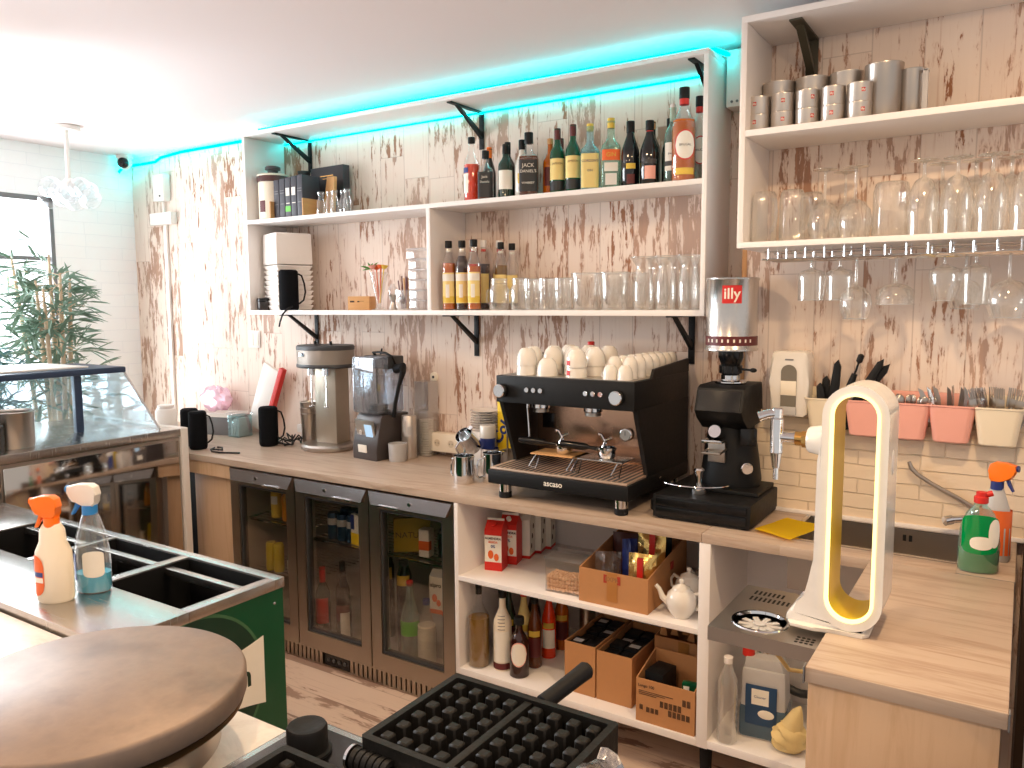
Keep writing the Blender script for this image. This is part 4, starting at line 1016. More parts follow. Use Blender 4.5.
G().lathe([(0, 0), (.043, 0), (.045, .005), (.045, .05), (.041, .105), (.042, .112), (.039, .112), (.04, .01), (0, .008)], 30).build('vessel', M_chrome, lo)
g = G(); g.tube([(.04, 0, .09), (.07, 0, .085), (.073, 0, .04), (.043, 0, .02)], .005, 8); g.build('handle', M_chrome, lo)
for k in range(8):
    lab = 'white saucer, %s from the bottom of the pile by the wall' % ORD[k]
    if k == 0:
        sc = thing('saucer', lab, 'saucer', (-2.095, -.085, 1.06), 0, 'saucers piled by the wall')
        G().lathe([(0, .0), (.03, 0), (.035, .002), (.058, .010), (.072, .013), (.073, .015), (.058, .0125), (.034, .005), (0, .004)], 36).build('plate', M_china, sc)
    else: dup(sc, (-2.095+random.uniform(-.002, .002), -.085, 1.06+.0115*k), lab)
pbx = thing('plate_stand', 'white crate under the pile of saucers', 'crate', (-2.095, -.085, .90))
G().box(-.062, .062, -.06, .06, .0, .159, .004).build('body', M_china, pbx)
wcb = thing('cup', 'white paper cup with a blue base between the pitchers and the saucers', 'cup', (-2.005, -.20, .925))
G().lathe([(0, 0), (.030, 0), (.036, .13), (0, .13)], 26).build('body', M_navy, wcb); G().lathe([(.0362, .125), (.037, .13), (.037, .178), (.034, .182), (0, .182)], 26).build('rim_band', M_china, wcb)
for k, (dx, dy, tx, ty, L_) in enumerate(((0, 0, 12, 24, .24), (.02, .01, -6, 30, .21), (.015, -.02, 16, 10, .20), (.03, .0, -12, -8, .22))):
    sp_ = thing('bar_spoon', ['steel bar tool leaning right out of the holder by the coffee machine', 'short steel bar tool leaning steeply by the yellow box', 'steel bar tool nearest the pitchers in the holder', 'dark steel bar tool upright beside the yellow box'][k], 'utensil', (-1.90+dx, -.20+dy, .915), 0, 'bar tools by the coffee machine')
    g = G(); g.tube([(0, 0, 0), (0, 0, L_)], .004, 8); g.ball(.012, (0, 0, L_+.008), (1, .4, 1.3), 10, 6); g.build('shaft', M_steelx if k < 3 else M_dkgrey, sp_); sp_.rotation_euler = (math.radians(tx), math.radians(ty), 0)
ub = thing('utensil_holder', 'steel beaker of bar tools beside the coffee machine', 'beaker', (-1.885, -.195, .90))
G().lathe([(0, 0), (.045, 0), (.048, .10), (.049, .102), (.046, .10), (.043, .005), (0, .005)], 28).build('vessel', M_steelx, ub)
yb = thing('cocoa_box', 'yellow cocoa box with blue lettering behind the coffee machine', 'box', (-1.965, -.06, .90), 0)
bx = G().box(-.062, .062, -.03, .03, 0, .315, .003).build('carton', M_ybox, yb)
text('ColaCao', .075, M_navy, bx, (0.0, -.0308, .225), (90, -58, 0), bold=.003)
# ------------------------------------------------------------------ bottles
SHAPES = {  # (radius fraction, height fraction)
 'round':  [(0, 0), (.94, 0), (1, .012), (1, .56), (.93, .62), (.62, .70), (.40, .76), (.36, .80), (.34, .93), (.38, .935), (.38, .96), (0, .96)],
 'square': [(0, 0), (.95, 0), (1, .012), (1, .58), (.93, .63), (.55, .68), (.40, .72), (.37, .76), (.36, .93), (.40, .935), (.40, .96), (0, .96)],
 'tall':   [(0, 0), (.94, 0), (1, .012), (1, .50), (.95, .57), (.70, .68), (.45, .78), (.38, .84), (.36, .95), (.42, .955), (.42, .97), (0, .97)],
 'wine':   [(0, 0), (.94, 0), (1, .01), (1, .58), (.92, .65), (.55, .73), (.40, .78), (.37, .97), (.42, .972), (.42, .985), (0, .985)],
 'syrup':  [(0, 0), (.94, 0), (1, .012), (1, .64), (.92, .69), (.60, .77), (.44, .83), (.40, .95), (.46, .955), (.46, .97), (0, .97)],
}
def bottle(label, x, y, z, h, r, shape, body, cap, caph=.11, capr=.42, liquid=None, level=.6, labels=(), sq=None, txt=(), group=None, rz=0, neck=None, name='bottle', cat='bottle'):
    b = thing(name, label, cat, (x, y, z), rz, group)
    pr = [(q*r, k*h) for q, k in SHAPES[shape]]
    nb = G()
    if sq:
        b.rotation_euler = (0, 0, math.radians(27))
        nsh = [p for p in pr if p[1] <= .60*h]; rest = pr[len(nsh)-1:]
        nb.lathe(nsh, 28, sq=sq); nb.lathe([(rest[0][0], rest[0][1])]+rest[1:], 28)
        # squared shoulder meets the round neck
        nb.lathe([(nsh[-1][0]*1.0, nsh[-1][1]), (nsh[-1][0]*.9, nsh[-1][1]+.02*h), (0, nsh[-1][1]+.03*h)], 28, sq=sq)
    else: nb.lathe(pr, 22)
    nb.build('glass_body', body, b)
    if liquid:
        lq = [(q*r*.94, max(.004, k*h)) for q, k in SHAPES[shape] if k < level]
        lr = lq[-1][0]
        G().lathe(lq+[(lr, level*h), (0, level*h)], 22, sq=sq).build('liquid', liquid, b)
    cz0 = h*(1-caph); 
    c = G().lathe([(r*capr*.96, cz0), (r*capr, cz0+.002), (r*capr, h-.002), (r*capr*.94, h), (0, h)], 18).build('cap', cap, b)
    if neck: G().lathe([(r*.385, h*neck[1]), (r*.39, h*neck[1]+.001), (r*.39, h*neck[2]), (r*.38, h*neck[2]+.001)], 18).build('neck_label', neck[0], b)
    for i, (m, z0, z1, a0, a1, *ov) in enumerate(labels):
        if ov: ell_patch(r*(1.010+.010*i), 1, a0, a1, z0*h, z1*h, m, 'label', b, bulge=1) if not sq else G().patch(r*1.012, a0, a1, z0*h, z1*h, 12, sq=sq).build('label', m, b)
        else: G().patch(r*(1.008+.004*i), a0, a1, z0*h, z1*h, 12, sq=sq).build('label', m, b)
    for (s, size, m, zf, a) in txt: text(s, size, m, b, (0, 0, zf*h), cyl=(r*1.03+.0006, a)) if not sq else text(s, size, m, b, (0, -r*1.02-.001, zf*h), (90, 0, 0))
    return b
ZM, ZB, YM = 2.0955, 1.6205, -.17
FR = -62   # most labels look towards the room's middle
def sp(a): return (FR-a, FR+a)
T = 'spirit bottles on the middle board'
bottle('bottle of red-orange liqueur with a clear neck, leftmost on the middle board', -2.100, YM, ZM, .285, .036, 'round', M_bglass, M_black, .09, .44, M_campari, .58, [(M_paperw, .14, .44, -150, -82), (M_navy, .45, .53, -150, -82)], group=T)
bottle('short square bottle with a black label, next to the red-orange liqueur', -2.012, YM-.02, ZM, .215, .034, 'square', M_bglass, M_black, .16, .46, M_amberd, .56, [(M_blab, .06, .56, -138, -42)], 4.5, [('Jack', .016, M_paperw, .46, FR), ("Daniel's", .013, M_paperw, .36, FR)], T)
bottle('bottle with an orange neck wrapper half hidden behind the short square bottle', -2.06, YM+.08, ZM, .25, .030, 'tall', M_gbr, M_orange, .30, .42, group=T)
bottle('dark green bottle with a plain cream label and black neck', -1.920, YM, ZM, .235, .033, 'wine', M_gb, M_black, .18, .42, None, 0, [(M_paperw, .18, .52, *sp(62))], group=T)
bottle('black bottle standing behind the plain cream label', -1.965, YM+.085, ZM, .262, .033, 'wine', M_gbk, M_black, .2, .42, group=T)
bottle('white-necked bottle with a black cap and white label', -1.842, YM+.01, ZM, .246, .031, 'tall', M_china, M_black, .17, .48, None, 0, [(M_ylab, .25, .42, *sp(35))], group=T)
bottle('green bottle with a black top behind the white-necked bottle', -1.885, YM+.09, ZM, .255, .030, 'wine', M_gb, M_black, .2, .45, group=T)
bottle('large square whiskey bottle with a big black label', -1.790, YM-.02, ZM, .265, .042, 'square', M_bglass, M_black, .17, .44, M_amberd, .62, [(M_blab, .07, .56, -138, -42)], 4.5, [('JACK', .022, M_paperw, .47, FR), ("DANIEL'S", .017, M_paperw, .38, FR), ('WHISKEY', .013, M_paperw, .20, FR)], T)
bottle('amber bottle with a cork stopper behind the large square whiskey', -1.715, YM+.03, ZM, .240, .031, 'round', M_amber, M_wood, .10, .40, None, 0, [(M_maroon, .18, .50, *sp(50))], group=T)
for i, (x, h) in enumerate(((-1.663, .270), (-1.590, .277))):
    bottle(['green whiskey bottle with a red cap and cream label, left of the twins', 'green whiskey bottle with a red cap and cream label, right of the twins'][i], x, YM, ZM, h, .032, 'wine', M_grn, M_maroon, .17, .42, None, 0, [(M_cremel, .22, .54, *sp(70)), (M_blab, .06, .20, *sp(70))], txt=[('JAMESON', .011, M_maroon, .46, FR)], group=T, neck=(M_cremel, .74, .82))
bottle('dark bottle with a red cap between and behind the green twins', -1.70, YM+.095, ZM, .25, .028, 'wine', M_grn, M_maroon, .18, .42, group=T)
bottle('pale blue square gin bottle with a tall yellow label', -1.512, YM, ZM, .270, .039, 'square', M_gblue, M_ylab, .10, .36, None, 0, [(M_cremel, .05, .55, -138, -42)], 4.5, [("GORDON'S", .013, M_navy, .44, FR), ('GIN', .012, M_navy, .30, FR)], T)
bottle('clear gin bottle with a yellow cap and orange label', -1.419, YM, ZM, .280, .039, 'square', M_ggreen, M_ylab, .14, .38, None, 0, [(M_orange2, .40, .55, -138, -42), (M_paperw, .25, .37, -125, -55), (M_whitel, .06, .22, -120, -60)], 4.5, [('GIN', .022, M_ylab, .475, FR)], T)
bottle('black rum bottle with a small yellow emblem', -1.335, YM, ZM, .258, .036, 'tall', M_gbk, M_black, .17, .45, None, 0, [(M_ylab, .28, .36, *sp(30)), (M_maroon, .06, .2, *sp(25))], group=T, neck=(M_ylab, .78, .80))
bottle('dark bottle with a cork stopper behind the black rum', -1.272, YM+.07, ZM, .262, .030, 'wine', M_gb, M_wood, .12, .40, group=T)
bottle('black bottle with a red neck wrap and colourful label', -1.250, YM-.01, ZM, .248, .036, 'tall', M_gbk, M_black, .15, .45, None, 0, [(M_pink, .1, .3, *sp(35)), (M_dkgrey, .33, .40, *sp(45))], txt=[('Malibu', .014, M_paperw, .41, FR)] and [], group=T, neck=(M_red, .78, .84))
bottle('plain black bottle behind the one with a red neck wrap', -1.195, YM+.06, ZM, .262, .030, 'tall', M_gbk, M_black, .12, .45, group=T)
bottle('clear white-rum bottle with a white label and pourer', -1.165, YM+.01, ZM, .300, .033, 'round', M_ggreen, M_whitel, .20, .34, None, 0, [(M_paperw, .17, .52, *sp(62)), (M_dkgrey, .23, .29, *sp(62))], txt=[('BACARDI', .010, M_ink, .38, FR)], group=T)
for i, (x, y, h, r) in enumerate(((-1.105, YM-.03, .345, .046), (-1.080, YM+.065, .330, .036), (-1.068, YM+.135, .318, .026))):
    bottle(['tall amber rum bottle with a round white label, near the right end', 'clear bottle with a round white label behind the tall amber rum', 'clear bottle with a red-banded black cap nearest the shelf end'][i], x, y, ZM, h, r, 'round', M_bglass, M_black, .12, .42, M_amber if i == 0 else None, .655, [(M_red, .22, .54, *sp(52), 1), (M_paperw, .235, .525, *sp(47), 1)] + ([(M_ylab, .07, .14, *sp(45))] if i == 0 else []), group=T, neck=(M_red, .82, .88), txt=[('BRUGAL', .012, M_ink, .38, FR)] if i < 2 else ())
    if i == 0:
        bpy.data.objects[-1] if False else None

# left part of the middle board
cz = thing('canister', 'large white canister with a dark lid at the left end of the shelf', 'canister', (-3.405, -.165, ZM))
G().lathe([(0, 0), (.075, 0), (.078, .004), (.078, .20), (0, .20)], 34).build('body', M_cream, cz)
G().lathe([(.080, .198), (.083, .200), (.083, .228), (.078, .236), (0, .238)], 34).build('lid', M_brownc, cz)
G().lathe([(.0815, .228), (.084, .230), (.0835, .236), (.07, .242), (0, .242)], 34).build('lid_rim', M_cream, cz)
G().lathe([(.025, .24), (.028, .262), (.040, .266), (.040, .280), (.034, .284), (0, .285)], 26).build('knob', M_dkgrey, cz)
G().patch(.0785, -105, -75, .04, .10, 6).build('label', M_maroon, cz)
cz2 = thing('canister', 'dark lidded canister hidden behind the row of black boxes', 'canister', (-3.285, -.058, ZM))
G().lathe([(0, 0), (.048, 0), (.05, .20), (.055, .205), (.055, .222), (0, .225)], 30).build('body', M_brownc, cz2); G().lathe([(.02, .224), (.032, .245), (.034, .262), (0, .264)], 22).build('knob', M_dkgrey, cz2)
for k in range(5):
    b = thing('tea_box', 'slim black tea box, %s' % ['first from the left in the row', 'second from the left in the row', 'with a green label, in the middle of the row', 'with a white square but no green, fourth in the row', 'last in the row before the brown board'][k], 'box', (-3.315+.048*k, -.165-.004*k, ZM+.001), 0, 'slim tea boxes')
    G().box(-.0195, .0195, -.06, .06, 0, .198, .002).build('carton', pm('charcoal_card', srgb(62, 60, 68), .55), b) if k == 0 else None
    if k: 
        o = bpy.data.objects.new('carton', CART); COL.objects.link(o); o.parent = b; o.scale.z = 1+.012*k
    else: CART = b.children[0].data if b.children else [c for c in bpy.data.objects if c.parent == b][0].data
    g = G()
    if k in (2, 3): g.box(-.015, .012, -.0612, -.0602, .11, .15)
    else: g.box(-.014, .014, -.0612, -.0602, .125, .130); g.box(-.014, .014, -.0612, -.0602, .138, .142)
    g.box(-.012, .012, -.0612, -.0602, .07, .074)
    g.build('print', M_paperw if k in (2, 3) else M_grey, b)
    if k == 2: G().box(-.019, .019, -.0614, -.0603, .03, .058).build('green_label', M_lime, b)
dis = thing('tea_rack', 'light wooden tray holding the slim black tea boxes', 'rack', (-3.219, -.17, ZM))
for q in (-.125, .118): G().box(q, q+.007, -.078, .07, 0, .09).build('side_panel', M_wood, dis)
G().box(-.118, .118, -.07, .07, -.0, .0008).build('base', M_wood, dis)
bbx = thing('box', 'flat black presentation box standing against the wall behind the tea boxes', 'box', (-3.105, -.045, ZM), -3)
G().box(-.125, .125, -.022, .022, 0, .270, .002).build('carton', pm('black_card', srgb(50, 48, 54), .5), bbx); g = G(); g.box(-.05, .05, -.0232, -.0222, .220, .224); g.box(-.03, .03, -.0232, -.0222, .206, .209); g.build('gold_print', M_brass, bbx)
fo_ = thing('menu_board', 'small brown wooden board leaning behind the little milk bottles', 'board', (-3.028, -.135, ZM), -12)
g = G(); g.prism([(-.055, 0), (.05, 0), (.05, .200), (-.018, .205)], -.008, .008, 'y', bev=.001); g.build('board', M_wood, fo_); fo_.rotation_euler = (math.radians(-4), 0, math.radians(-12))
proto = None
for k, (x, y) in enumerate(((-3.0, -.215), (-2.955, -.20), (-2.905, -.215), (-2.868, -.19), (-2.825, -.21))):
    lab = 'tiny clear milk bottle, %s from left in the row at the brown board' % ORD[k]
    if proto is None:
        proto = thing('milk_bottle', lab, 'bottle', (x, y, ZM), 0, 'tiny milk bottles')
        G().lathe([(0, 0), (.021, 0), (.022, .003), (.022, .06), (.014, .085), (.0135, .10), (.017, .105), (.017, .115), (.014, .115), (.0125, .103)], 22).build('glass_wall', M_clearp, proto); G().lathe([(0, .001), (.020, .001), (.021, .008), (0, .009)], 20).build('glass_base', M_lgrey, proto)
    else: dup(proto, (x, y, ZM), lab)

# ------------------------------------------------------------------ lower board, left bay
fm = thing('foam_box', 'square white foam takeaway box on top of the stack of clamshells', 'box', (-3.345, -.137, 1.86), -21, 'foam takeaway boxes')
g = G(); g.box(-.105, .105, -.10, .10, 0, .165, .010, taper=.97); g.build('carton', M_foam, fm)
for k in range(9):
    lab = 'ribbed white foam tray, %s from the bottom of the stack' % ORD[k]
    if k == 0:
        ft = thing('foam_tray', lab, 'tray', (-3.345, -.137, ZB), -21, 'stacked foam trays')
        g = G(); g.box(-.092, .092, -.088, .088, 0, .018, .006, taper=1.08); g.box(-.103, .103, -.098, .098, .017, .0255, .004); g.build('tray', M_foam, ft)
    else: dup(ft, (-3.345+.002*(k % 2), -.137, ZB+.0262*k), lab)
jr = thing('glass_jar', 'small dark glass jar at the left end of the lower board', 'jar', (-3.455, -.215, ZB))
G().lathe([(0, 0), (.033, 0), (.035, .004), (.035, .045), (0, .045)], 24).build('body', pm('coffee_in_jar', srgb(46, 38, 36), .2), jr); G().cyl(.036, .045, .065, 24, bev=.003).build('lid', M_blackg, jr)
wo = thing('wooden_box', 'small wooden box with dark print beside the straws', 'box', (-2.79, -.16, ZB), 18)
g = G(); g.box(-.058, .058, -.04, .04, 0, .068, .002); g.build('box', M_wood, wo); g = G(); g.box(-.045, -.022, -.0412, -.0402, .038, .046); g.box(-.006, .006, -.0412, -.0402, .039, .045); g.box(.008, .03, -.0412, -.0402, .043, .0445); g.build('print', M_ink, wo)
va = thing('glass_vase', 'tall flared glass holding straws and a paper palm pick', 'glass', (-2.665, -.17, ZB))
G().lathe([(0, 0), (.035, 0), (.036, .003), (.010, .018), (.011, .03), (.022, .07), (.034, .13), (.046, .185)], 28).build('glass_wall', M_glass, va)
for k, (dx, m) in enumerate(((-.012, M_orange2), (.0, M_red), (.012, M_ylab), (.006, M_orange2), (-.006, M_pink))):
    s_ = thing('drinking_straw', 'coloured paper straw %s from left in the flared glass' % ORD[k], 'straw', (-2.665+dx*.3, -.17+.006*(k % 2), ZB+.035), 0, 'straws in the flared glass')
    s_.rotation_euler = (math.radians(4*(k-2)), math.radians(dx*900), 0)
    g = G(); g.tube([(0, 0, 0), (0, 0, .165)], .003, 8); g.lathe([(.0, .165), (.012, .17), (.020, .185), (0, .178)], 10); g.build('stick', m, s_)
pk = thing('palm_pick', 'green paper palm tree pick in the flared glass', 'decoration', (-2.672, -.172, ZB+.035)); pk.rotation_euler = (0, math.radians(-14), 0)
g = G(); g.tube([(0, 0, 0), (0, 0, .175)], .0022, 6); g.build('stick', M_wood, pk)
g = G()
for k in range(12):
    a = 2*PI*k/12; el_ = .4+.5*((k*5) % 3)/2
    d = Vector((math.cos(a), math.sin(a), el_)).normalized(); sd = d.cross(Vector((0, 0, 1))).normalized()*.004
    b0 = Vector((0, 0, .17)); g.face([b0-sd, b0+d*.03-sd*1.2, b0+d*.062+Vector((0, 0, -.015)), b0+d*.03+sd*1.2, b0+sd])
bmesh.ops.solidify(g.bm, geom=g.bm.faces[:], thickness=.0008); g.build('fronds', M_lime, pk)
jg = thing('jigger', 'steel jigger with a clear top beside the flared glass', 'jigger', (-2.577, -.17, ZB))
G().lathe([(0, 0), (.022, 0), (.023, .003), (.010, .035), (.010, .04), (.024, .075), (.022, .075), (0, .045)], 24).build('cup_wall', M_steelx, jg); G().lathe([(.020, .075), (.021, .105), (.012, .118), (.011, .125), (0, .125)], 20).build('clear_top', M_clearp, jg)
sg = thing('glass_tumbler', 'square glass tumbler full of brown sugar sticks', 'glass', (-2.49, -.17, ZB))
G().lathe([(0, 0), (.035, 0), (.038, .004), (.040, .095)], 28, sq=6).build('glass_wall', M_glass, sg)
random.seed(11)
for k in range(9):
    s_ = thing('stirrer_stick', 'wooden stirrer stick %s in the square tumbler' % ORD[k], 'stick', (-2.49+random.uniform(-.02, .02), -.17+random.uniform(-.02, .02), ZB+.006), 0, 'stirrers in the square tumbler')
    s_['label'] = 'brown stirrer stick standing in the square tumbler'
    s_.rotation_euler = (random.uniform(-.16, .16), random.uniform(-.16, .16), 0)
    G().box(-.003, .003, -.0015, .0015, 0, .13+random.random()*.03).build('stick', [M_wood, M_maroon, M_amberd][k % 3], s_)
pc_ = None
for k in range(6):
    lab = 'clear plastic box, %s from the bottom of the stack by the divider' % ORD[k]
    if pc_ is None:
        pc_ = thing('plastic_box', lab, 'box', (-2.40, -.15, ZB), 0, 'clear boxes by the divider')
        g = G(); g.box(-.05, .05, -.05, .05, 0, .047, .004); g.build('tub_wall', M_clearp, pc_); G().ringprism([(-.052, -.052), (.052, -.052), (.052, .052), (-.052, .052)], [(-.047, -.047), (.047, -.047), (.047, .047), (-.047, .047)], .041, .0475, 'z').build('rim', M_clearp, pc_)
    else: dup(pc_, (-2.40-(.012 if k == 5 else 0), -.15, ZB+.0482*k), lab)

# ------------------------------------------------------------------ lower board, right bay
S_ = 'syrup bottles in the right bay'
for k, (x, liq, cl) in enumerate(((-2.205, M_amber, 'amber'), (-2.145, M_choc, 'dark'), (-2.065, M_amber, 'pale amber'))):
    b_ = bottle('%s syrup bottle with a black cap and cream label, %s of the front three' % (cl, ['left', 'middle', 'right'][k]), x, -.21+.02*k*(k < 2), ZB, .31, .031, 'syrup', M_bglass, M_black, .10, .52, liq, (.68, .78, .62)[k], [(M_cremel, .10, .54, *sp(58)), (M_ylab, .11, .20, *sp(58)), (M_paperw, .42, .52, *sp(58))], group=S_, neck=(M_paperw, .84, .875))
    G().patch(.0318, FR-20, FR+12, .19*.31/.31*.19+.02, .115, 6).build('emblem', M_paperw, b_)
for k, (x, y, liq, m, cap, h) in enumerate(((-2.16, -.09, M_campari, 0, M_whitel, .318), (-2.10, -.085, M_choc, 0, M_whitel, .316), (-2.02, -.075, M_clearp, 0, M_whitel, .312), (-1.985, -.115, M_oil, 0, M_black, .30), (-1.945, -.085, M_clearp, 0, M_black, .295), (-1.99, -.20, None, 0, M_black, .285))):
    if k == 5: continue
    bottle(['white-capped red syrup bottle in the back row by the divider', 'white-capped dark syrup bottle in the back row', 'white-capped clear syrup bottle farthest right at the wall', 'black-capped clear syrup bottle behind the mason mugs', 'last black-capped syrup bottle before the tumblers'][k], x, y, ZB, h, .030, 'syrup', M_bglass, cap, .10, .50, liq if liq is not M_clearp else None, .66, [(M_cremel, .10, .52, *sp(58))], group=S_, neck=(M_red if k < 3 else M_paperw, .84, .87))
def glass_thing(name, label, loc, prof, n=26, m=None, base=True, group=None, cat='glass', ribs=0, rz=0):
    t = thing(name, label, cat, loc, rz, group)
    o = G()
    if ribs:
        o.lathe(prof, ribs*4)
        bm = o.bm
        for v in bm.verts:
            a = math.atan2(v.co.y, v.co.x); rr_ = math.hypot(v.co.x, v.co.y)
            if rr_ > .01: k_ = 1+.045*math.cos(a*ribs); v.co.x *= k_; v.co.y *= k_
    else: o.lathe(prof, n)
    o.build('glass_wall', m or M_glass, t, sharp=60)
    re_ = prof[-1] if prof[-1][0] > .01 else prof[0]
    G().lathe([(re_[0]-.0012, re_[1]), (re_[0]+.0008, re_[1]-.001), (re_[0]+.0012, re_[1]+.001), (re_[0]-.0006, re_[1]+.0018), (re_[0]-.0012, re_[1])], 30).build('rim', M_rim, t)
    if base:
        r0 = max(p[0] for p in prof if p[1] < .02)
        G().lathe([(0, .0005), (r0*.9, .0005), (r0*.92, .009), (0, .010)], 20).build('glass_base', M_clearp, t)
    return t
mj = None
for k, x in enumerate((-1.935, -1.825)):
    lab = 'mason jar mug with a handle, %s of the pair right of the syrups' % ['left', 'right'][k]
    if mj is None:
        mj = glass_thing('jar_mug', lab, (x, -.205, ZB), [(0, 0), (.036, 0), (.042, .006), (.043, .09), (.036, .108), (.035, .112), (.037, .116), (.035, .122), (.037, .128), (.036, .134)], 26, group='mason jar mugs')
        g = G(); g.tube([(-.040, 0, .088), (-.062, 0, .086), (-.066, 0, .06), (-.064, 0, .032), (-.042, 0, .024)], .0055, 8); g.build('handle', M_clearp, mj)
        g = G(); 
        for zz in (.113, .125): g.lathe([(.0375, zz), (.0385, zz+.002), (.0375, zz+.004)], 26)
        g.build('screw_rim', M_clearp, mj)
    else: dup(mj, (x, -.205, ZB), lab)
tg = None
k = 0
for y in (-.205, -.115):
    for x in (-1.765, -1.690, -1.615) if y < -.2 else (-1.85, -1.775, -1.70, -1.625):
        lab = 'ribbed clear tumbler, %s from left in the %s row beside the jar mugs' % (ORD[[-1.765, -1.690, -1.615].index(x) if y < -.2 else [-1.85, -1.775, -1.70, -1.625].index(x)], 'front' if y < -.2 else 'back')
        if tg is None: tg = glass_thing('tumbler', lab, (x, y, ZB), [(0, 0), (.030, 0), (.032, .004), (.036, .13)], ribs=14, group='ribbed tumblers')
        else: dup(tg, (x, y, ZB), lab)
bg = None
for k, (x, y) in enumerate(((-1.52, -.19), (-1.39, -.19), (-1.47, -.085), (-1.355, -.08))):
    lab = 'wide clear glass tumbler, %s of the four before the sundae glasses' % ['front left', 'front right', 'rear left', 'rear right'][k]
    if bg is None: bg = glass_thing('wide_tumbler', lab, (x, y, ZB), [(0, 0), (.046, 0), (.050, .006), (.054, .07), (.058, .135), (.060, .148)], 30, group='wide tumblers')
    else: dup(bg, (x, y, ZB), lab)
su = None
for k, (x, y) in enumerate(((-1.265, -.19), (-1.172, -.19), (-1.080, -.19), (-1.245, -.085), (-1.155, -.085), (-1.07, -.085))):
    lab = 'tall flared sundae glass, %s in the %s row at the right shelf end' % (['left', 'middle', 'right'][k % 3], 'front' if k < 3 else 'back')
    if su is None: su = glass_thing('sundae_glass', lab, (x, y, ZB), [(0, 0), (.034, 0), (.036, .004), (.041, .05), (.039, .11), (.031, .160), (.030, .170), (.040, .188), (.049, .200), (.0505, .204)], 26, group='sundae glasses')
    else: dup(su, (x, y, ZB), lab)

# ------------------------------------------------------------------ right wall shelf: tins, mugs and wine glasses
ZT, ZG = 2.1985, 1.8425
def tin(name, label, loc, r, h, group, rz=0, logo=True):
    t = thing(name, label, 'tin', loc, rz, group)
    b = G().lathe([(0, 0), (r*.97, 0), (r, .002), (r, h-.006), (r*1.02, h-.004), (r*1.02, h), (r*.97, h+.001), (0, h-.002)], 28).build('can', M_tin, t)
    if logo:
        q = G().patch(r*1.01, -75-9, -75+9, h*.46, h*.46+r*.34, 4).build('red_square', M_redlabel, t)
        text('illy', r*.26, M_paperw, q, (0, 0, h*.46+r*.17), cyl=(r*1.022, -75), bold=.0002)
    return t
tn = None
for k, x in enumerate((-.770, -.694, -.617, -.540, -.463)):
    for lv in range(2):
        lab = 'small silver tin with a red square, %s row, %s from the left' % (['bottom', 'top'][lv], ORD[k])
        rz = ((k*7+lv*5) % 5-2)*11
        if tn is None: tn = tin('small_tin', lab, (x, -.405, ZT), .036, .0565, 'small silver tins', rz)
        else: dup(tn, (x, -.405, ZT+.0575*lv), lab, rz)
bt_ = None
for k, x in enumerate((-.735, -.628, -.521)):
    lab = 'large silver tin behind the small ones, %s of three' % ['left', 'middle', 'right'][k]
    if bt_ is None: bt_ = tin('large_tin', lab, (x, -.295, ZT), .053, .178, 'large silver tins', 0, False)
    else: dup(bt_, (x, -.295, ZT), lab)
tl = thing('tall_tin', 'tall silver tin right of the small tins', 'tin', (-.405, -.345, ZT))
G().lathe([(0, 0), (.053, 0), (.055, .003), (.055, .165), (.0565, .168), (.0565, .174), (.053, .175), (0, .172)], 34).build('can', M_steelx, tl)
ju = thing('steel_jug', 'steel jug with a flat handle right of the tall tin', 'jug', (-.325, -.33, ZT))
G().lathe([(0, 0), (.036, 0), (.038, .003), (.038, .145), (.040, .15), (.037, .15), (.035, .006), (0, .005)], 28).build('vessel', M_steelx, ju)
g = G(); g.box(.030, .046, -.045, -.036, .01, .14, .003); g.box(.03, .046, -.045, -.02, .132, .14, .002); g.box(.03, .046, -.045, -.02, .01, .018, .002); g.build('handle', M_lgrey, ju)
mg = None
for k, (x, y) in enumerate(((-.745, -.40), (-.655, -.40), (-.615, -.30))):
    lab = ['upturned glass beer mug in the left corner of the glass shelf', 'upturned glass beer mug beside the corner one', 'upturned glass beer mug standing behind the front pair'][k]
    if mg is None:
        mg = glass_thing('beer_mug', lab, (x, y, ZG), [(.037, 0), (.039, .004), (.039, .13), (.036, .155), (.030, .166), (0, .168)], ribs=10, base=False, group='beer mugs', rz=-40)
        g = G(); g.tube([(.037, 0, .14), (.058, 0, .135), (.064, 0, .10), (.062, 0, .06), (.038, 0, .035)], .0055, 8); g.build('handle', M_clearp, mg)
    else: dup(mg, (x, y, ZG), lab, -40+30*k)
def stem_glass(name, label, loc, R, hb, hs, rf, group, belly=.45, open_=.8, inverted=True, m=None, flat=False):
    """wine glass; when inverted it stands on its rim (or hangs by its foot)"""
    t = thing(name, label, 'glass', loc, 0, group)
    H = hb+hs
    pr = [(R*open_, 0), (R*.93, hb*.25), (R, hb*belly), (R*.90, hb*.72), (R*.55, hb*.93), (.006, hb), (.0045, hb+.012), (.0042, H-.014), (.007, H-.006), (rf, H-.001), (rf, H)]
    if flat: pr = [(R*open_, 0), (R*.98, hb*.5), (R, hb*.80), (R*.96, hb*.92), (R*.72, hb*1.0), (R*.25, hb*1.06), (.008, hb+.012)]+pr[6:]
    if not inverted: pr = [(r, H-z) for r, z in pr][::-1]
    G().lathe(pr, 28).build('bowl', m or M_glass, t, sharp=70)
    fz = H-.0012 if inverted else 0
    G().lathe([(0, fz), (rf*.98, fz), (rf, fz+.001), (rf*.3, fz+.0022 if not inverted else fz-.002), (0, fz+.003 if not inverted else fz-.003)], 24).build('foot', M_rim, t)
    q0 = pr[0] if inverted else pr[-1]
    G().lathe([(q0[0]-.001, q0[1]), (q0[0]+.001, q0[1]), (q0[0]+.0012, q0[1]+.0018), (q0[0]-.0008, q0[1]+.0018), (q0[0]-.001, q0[1])], 30).build('rim', M_rim, t)
    return t
bl_ = None
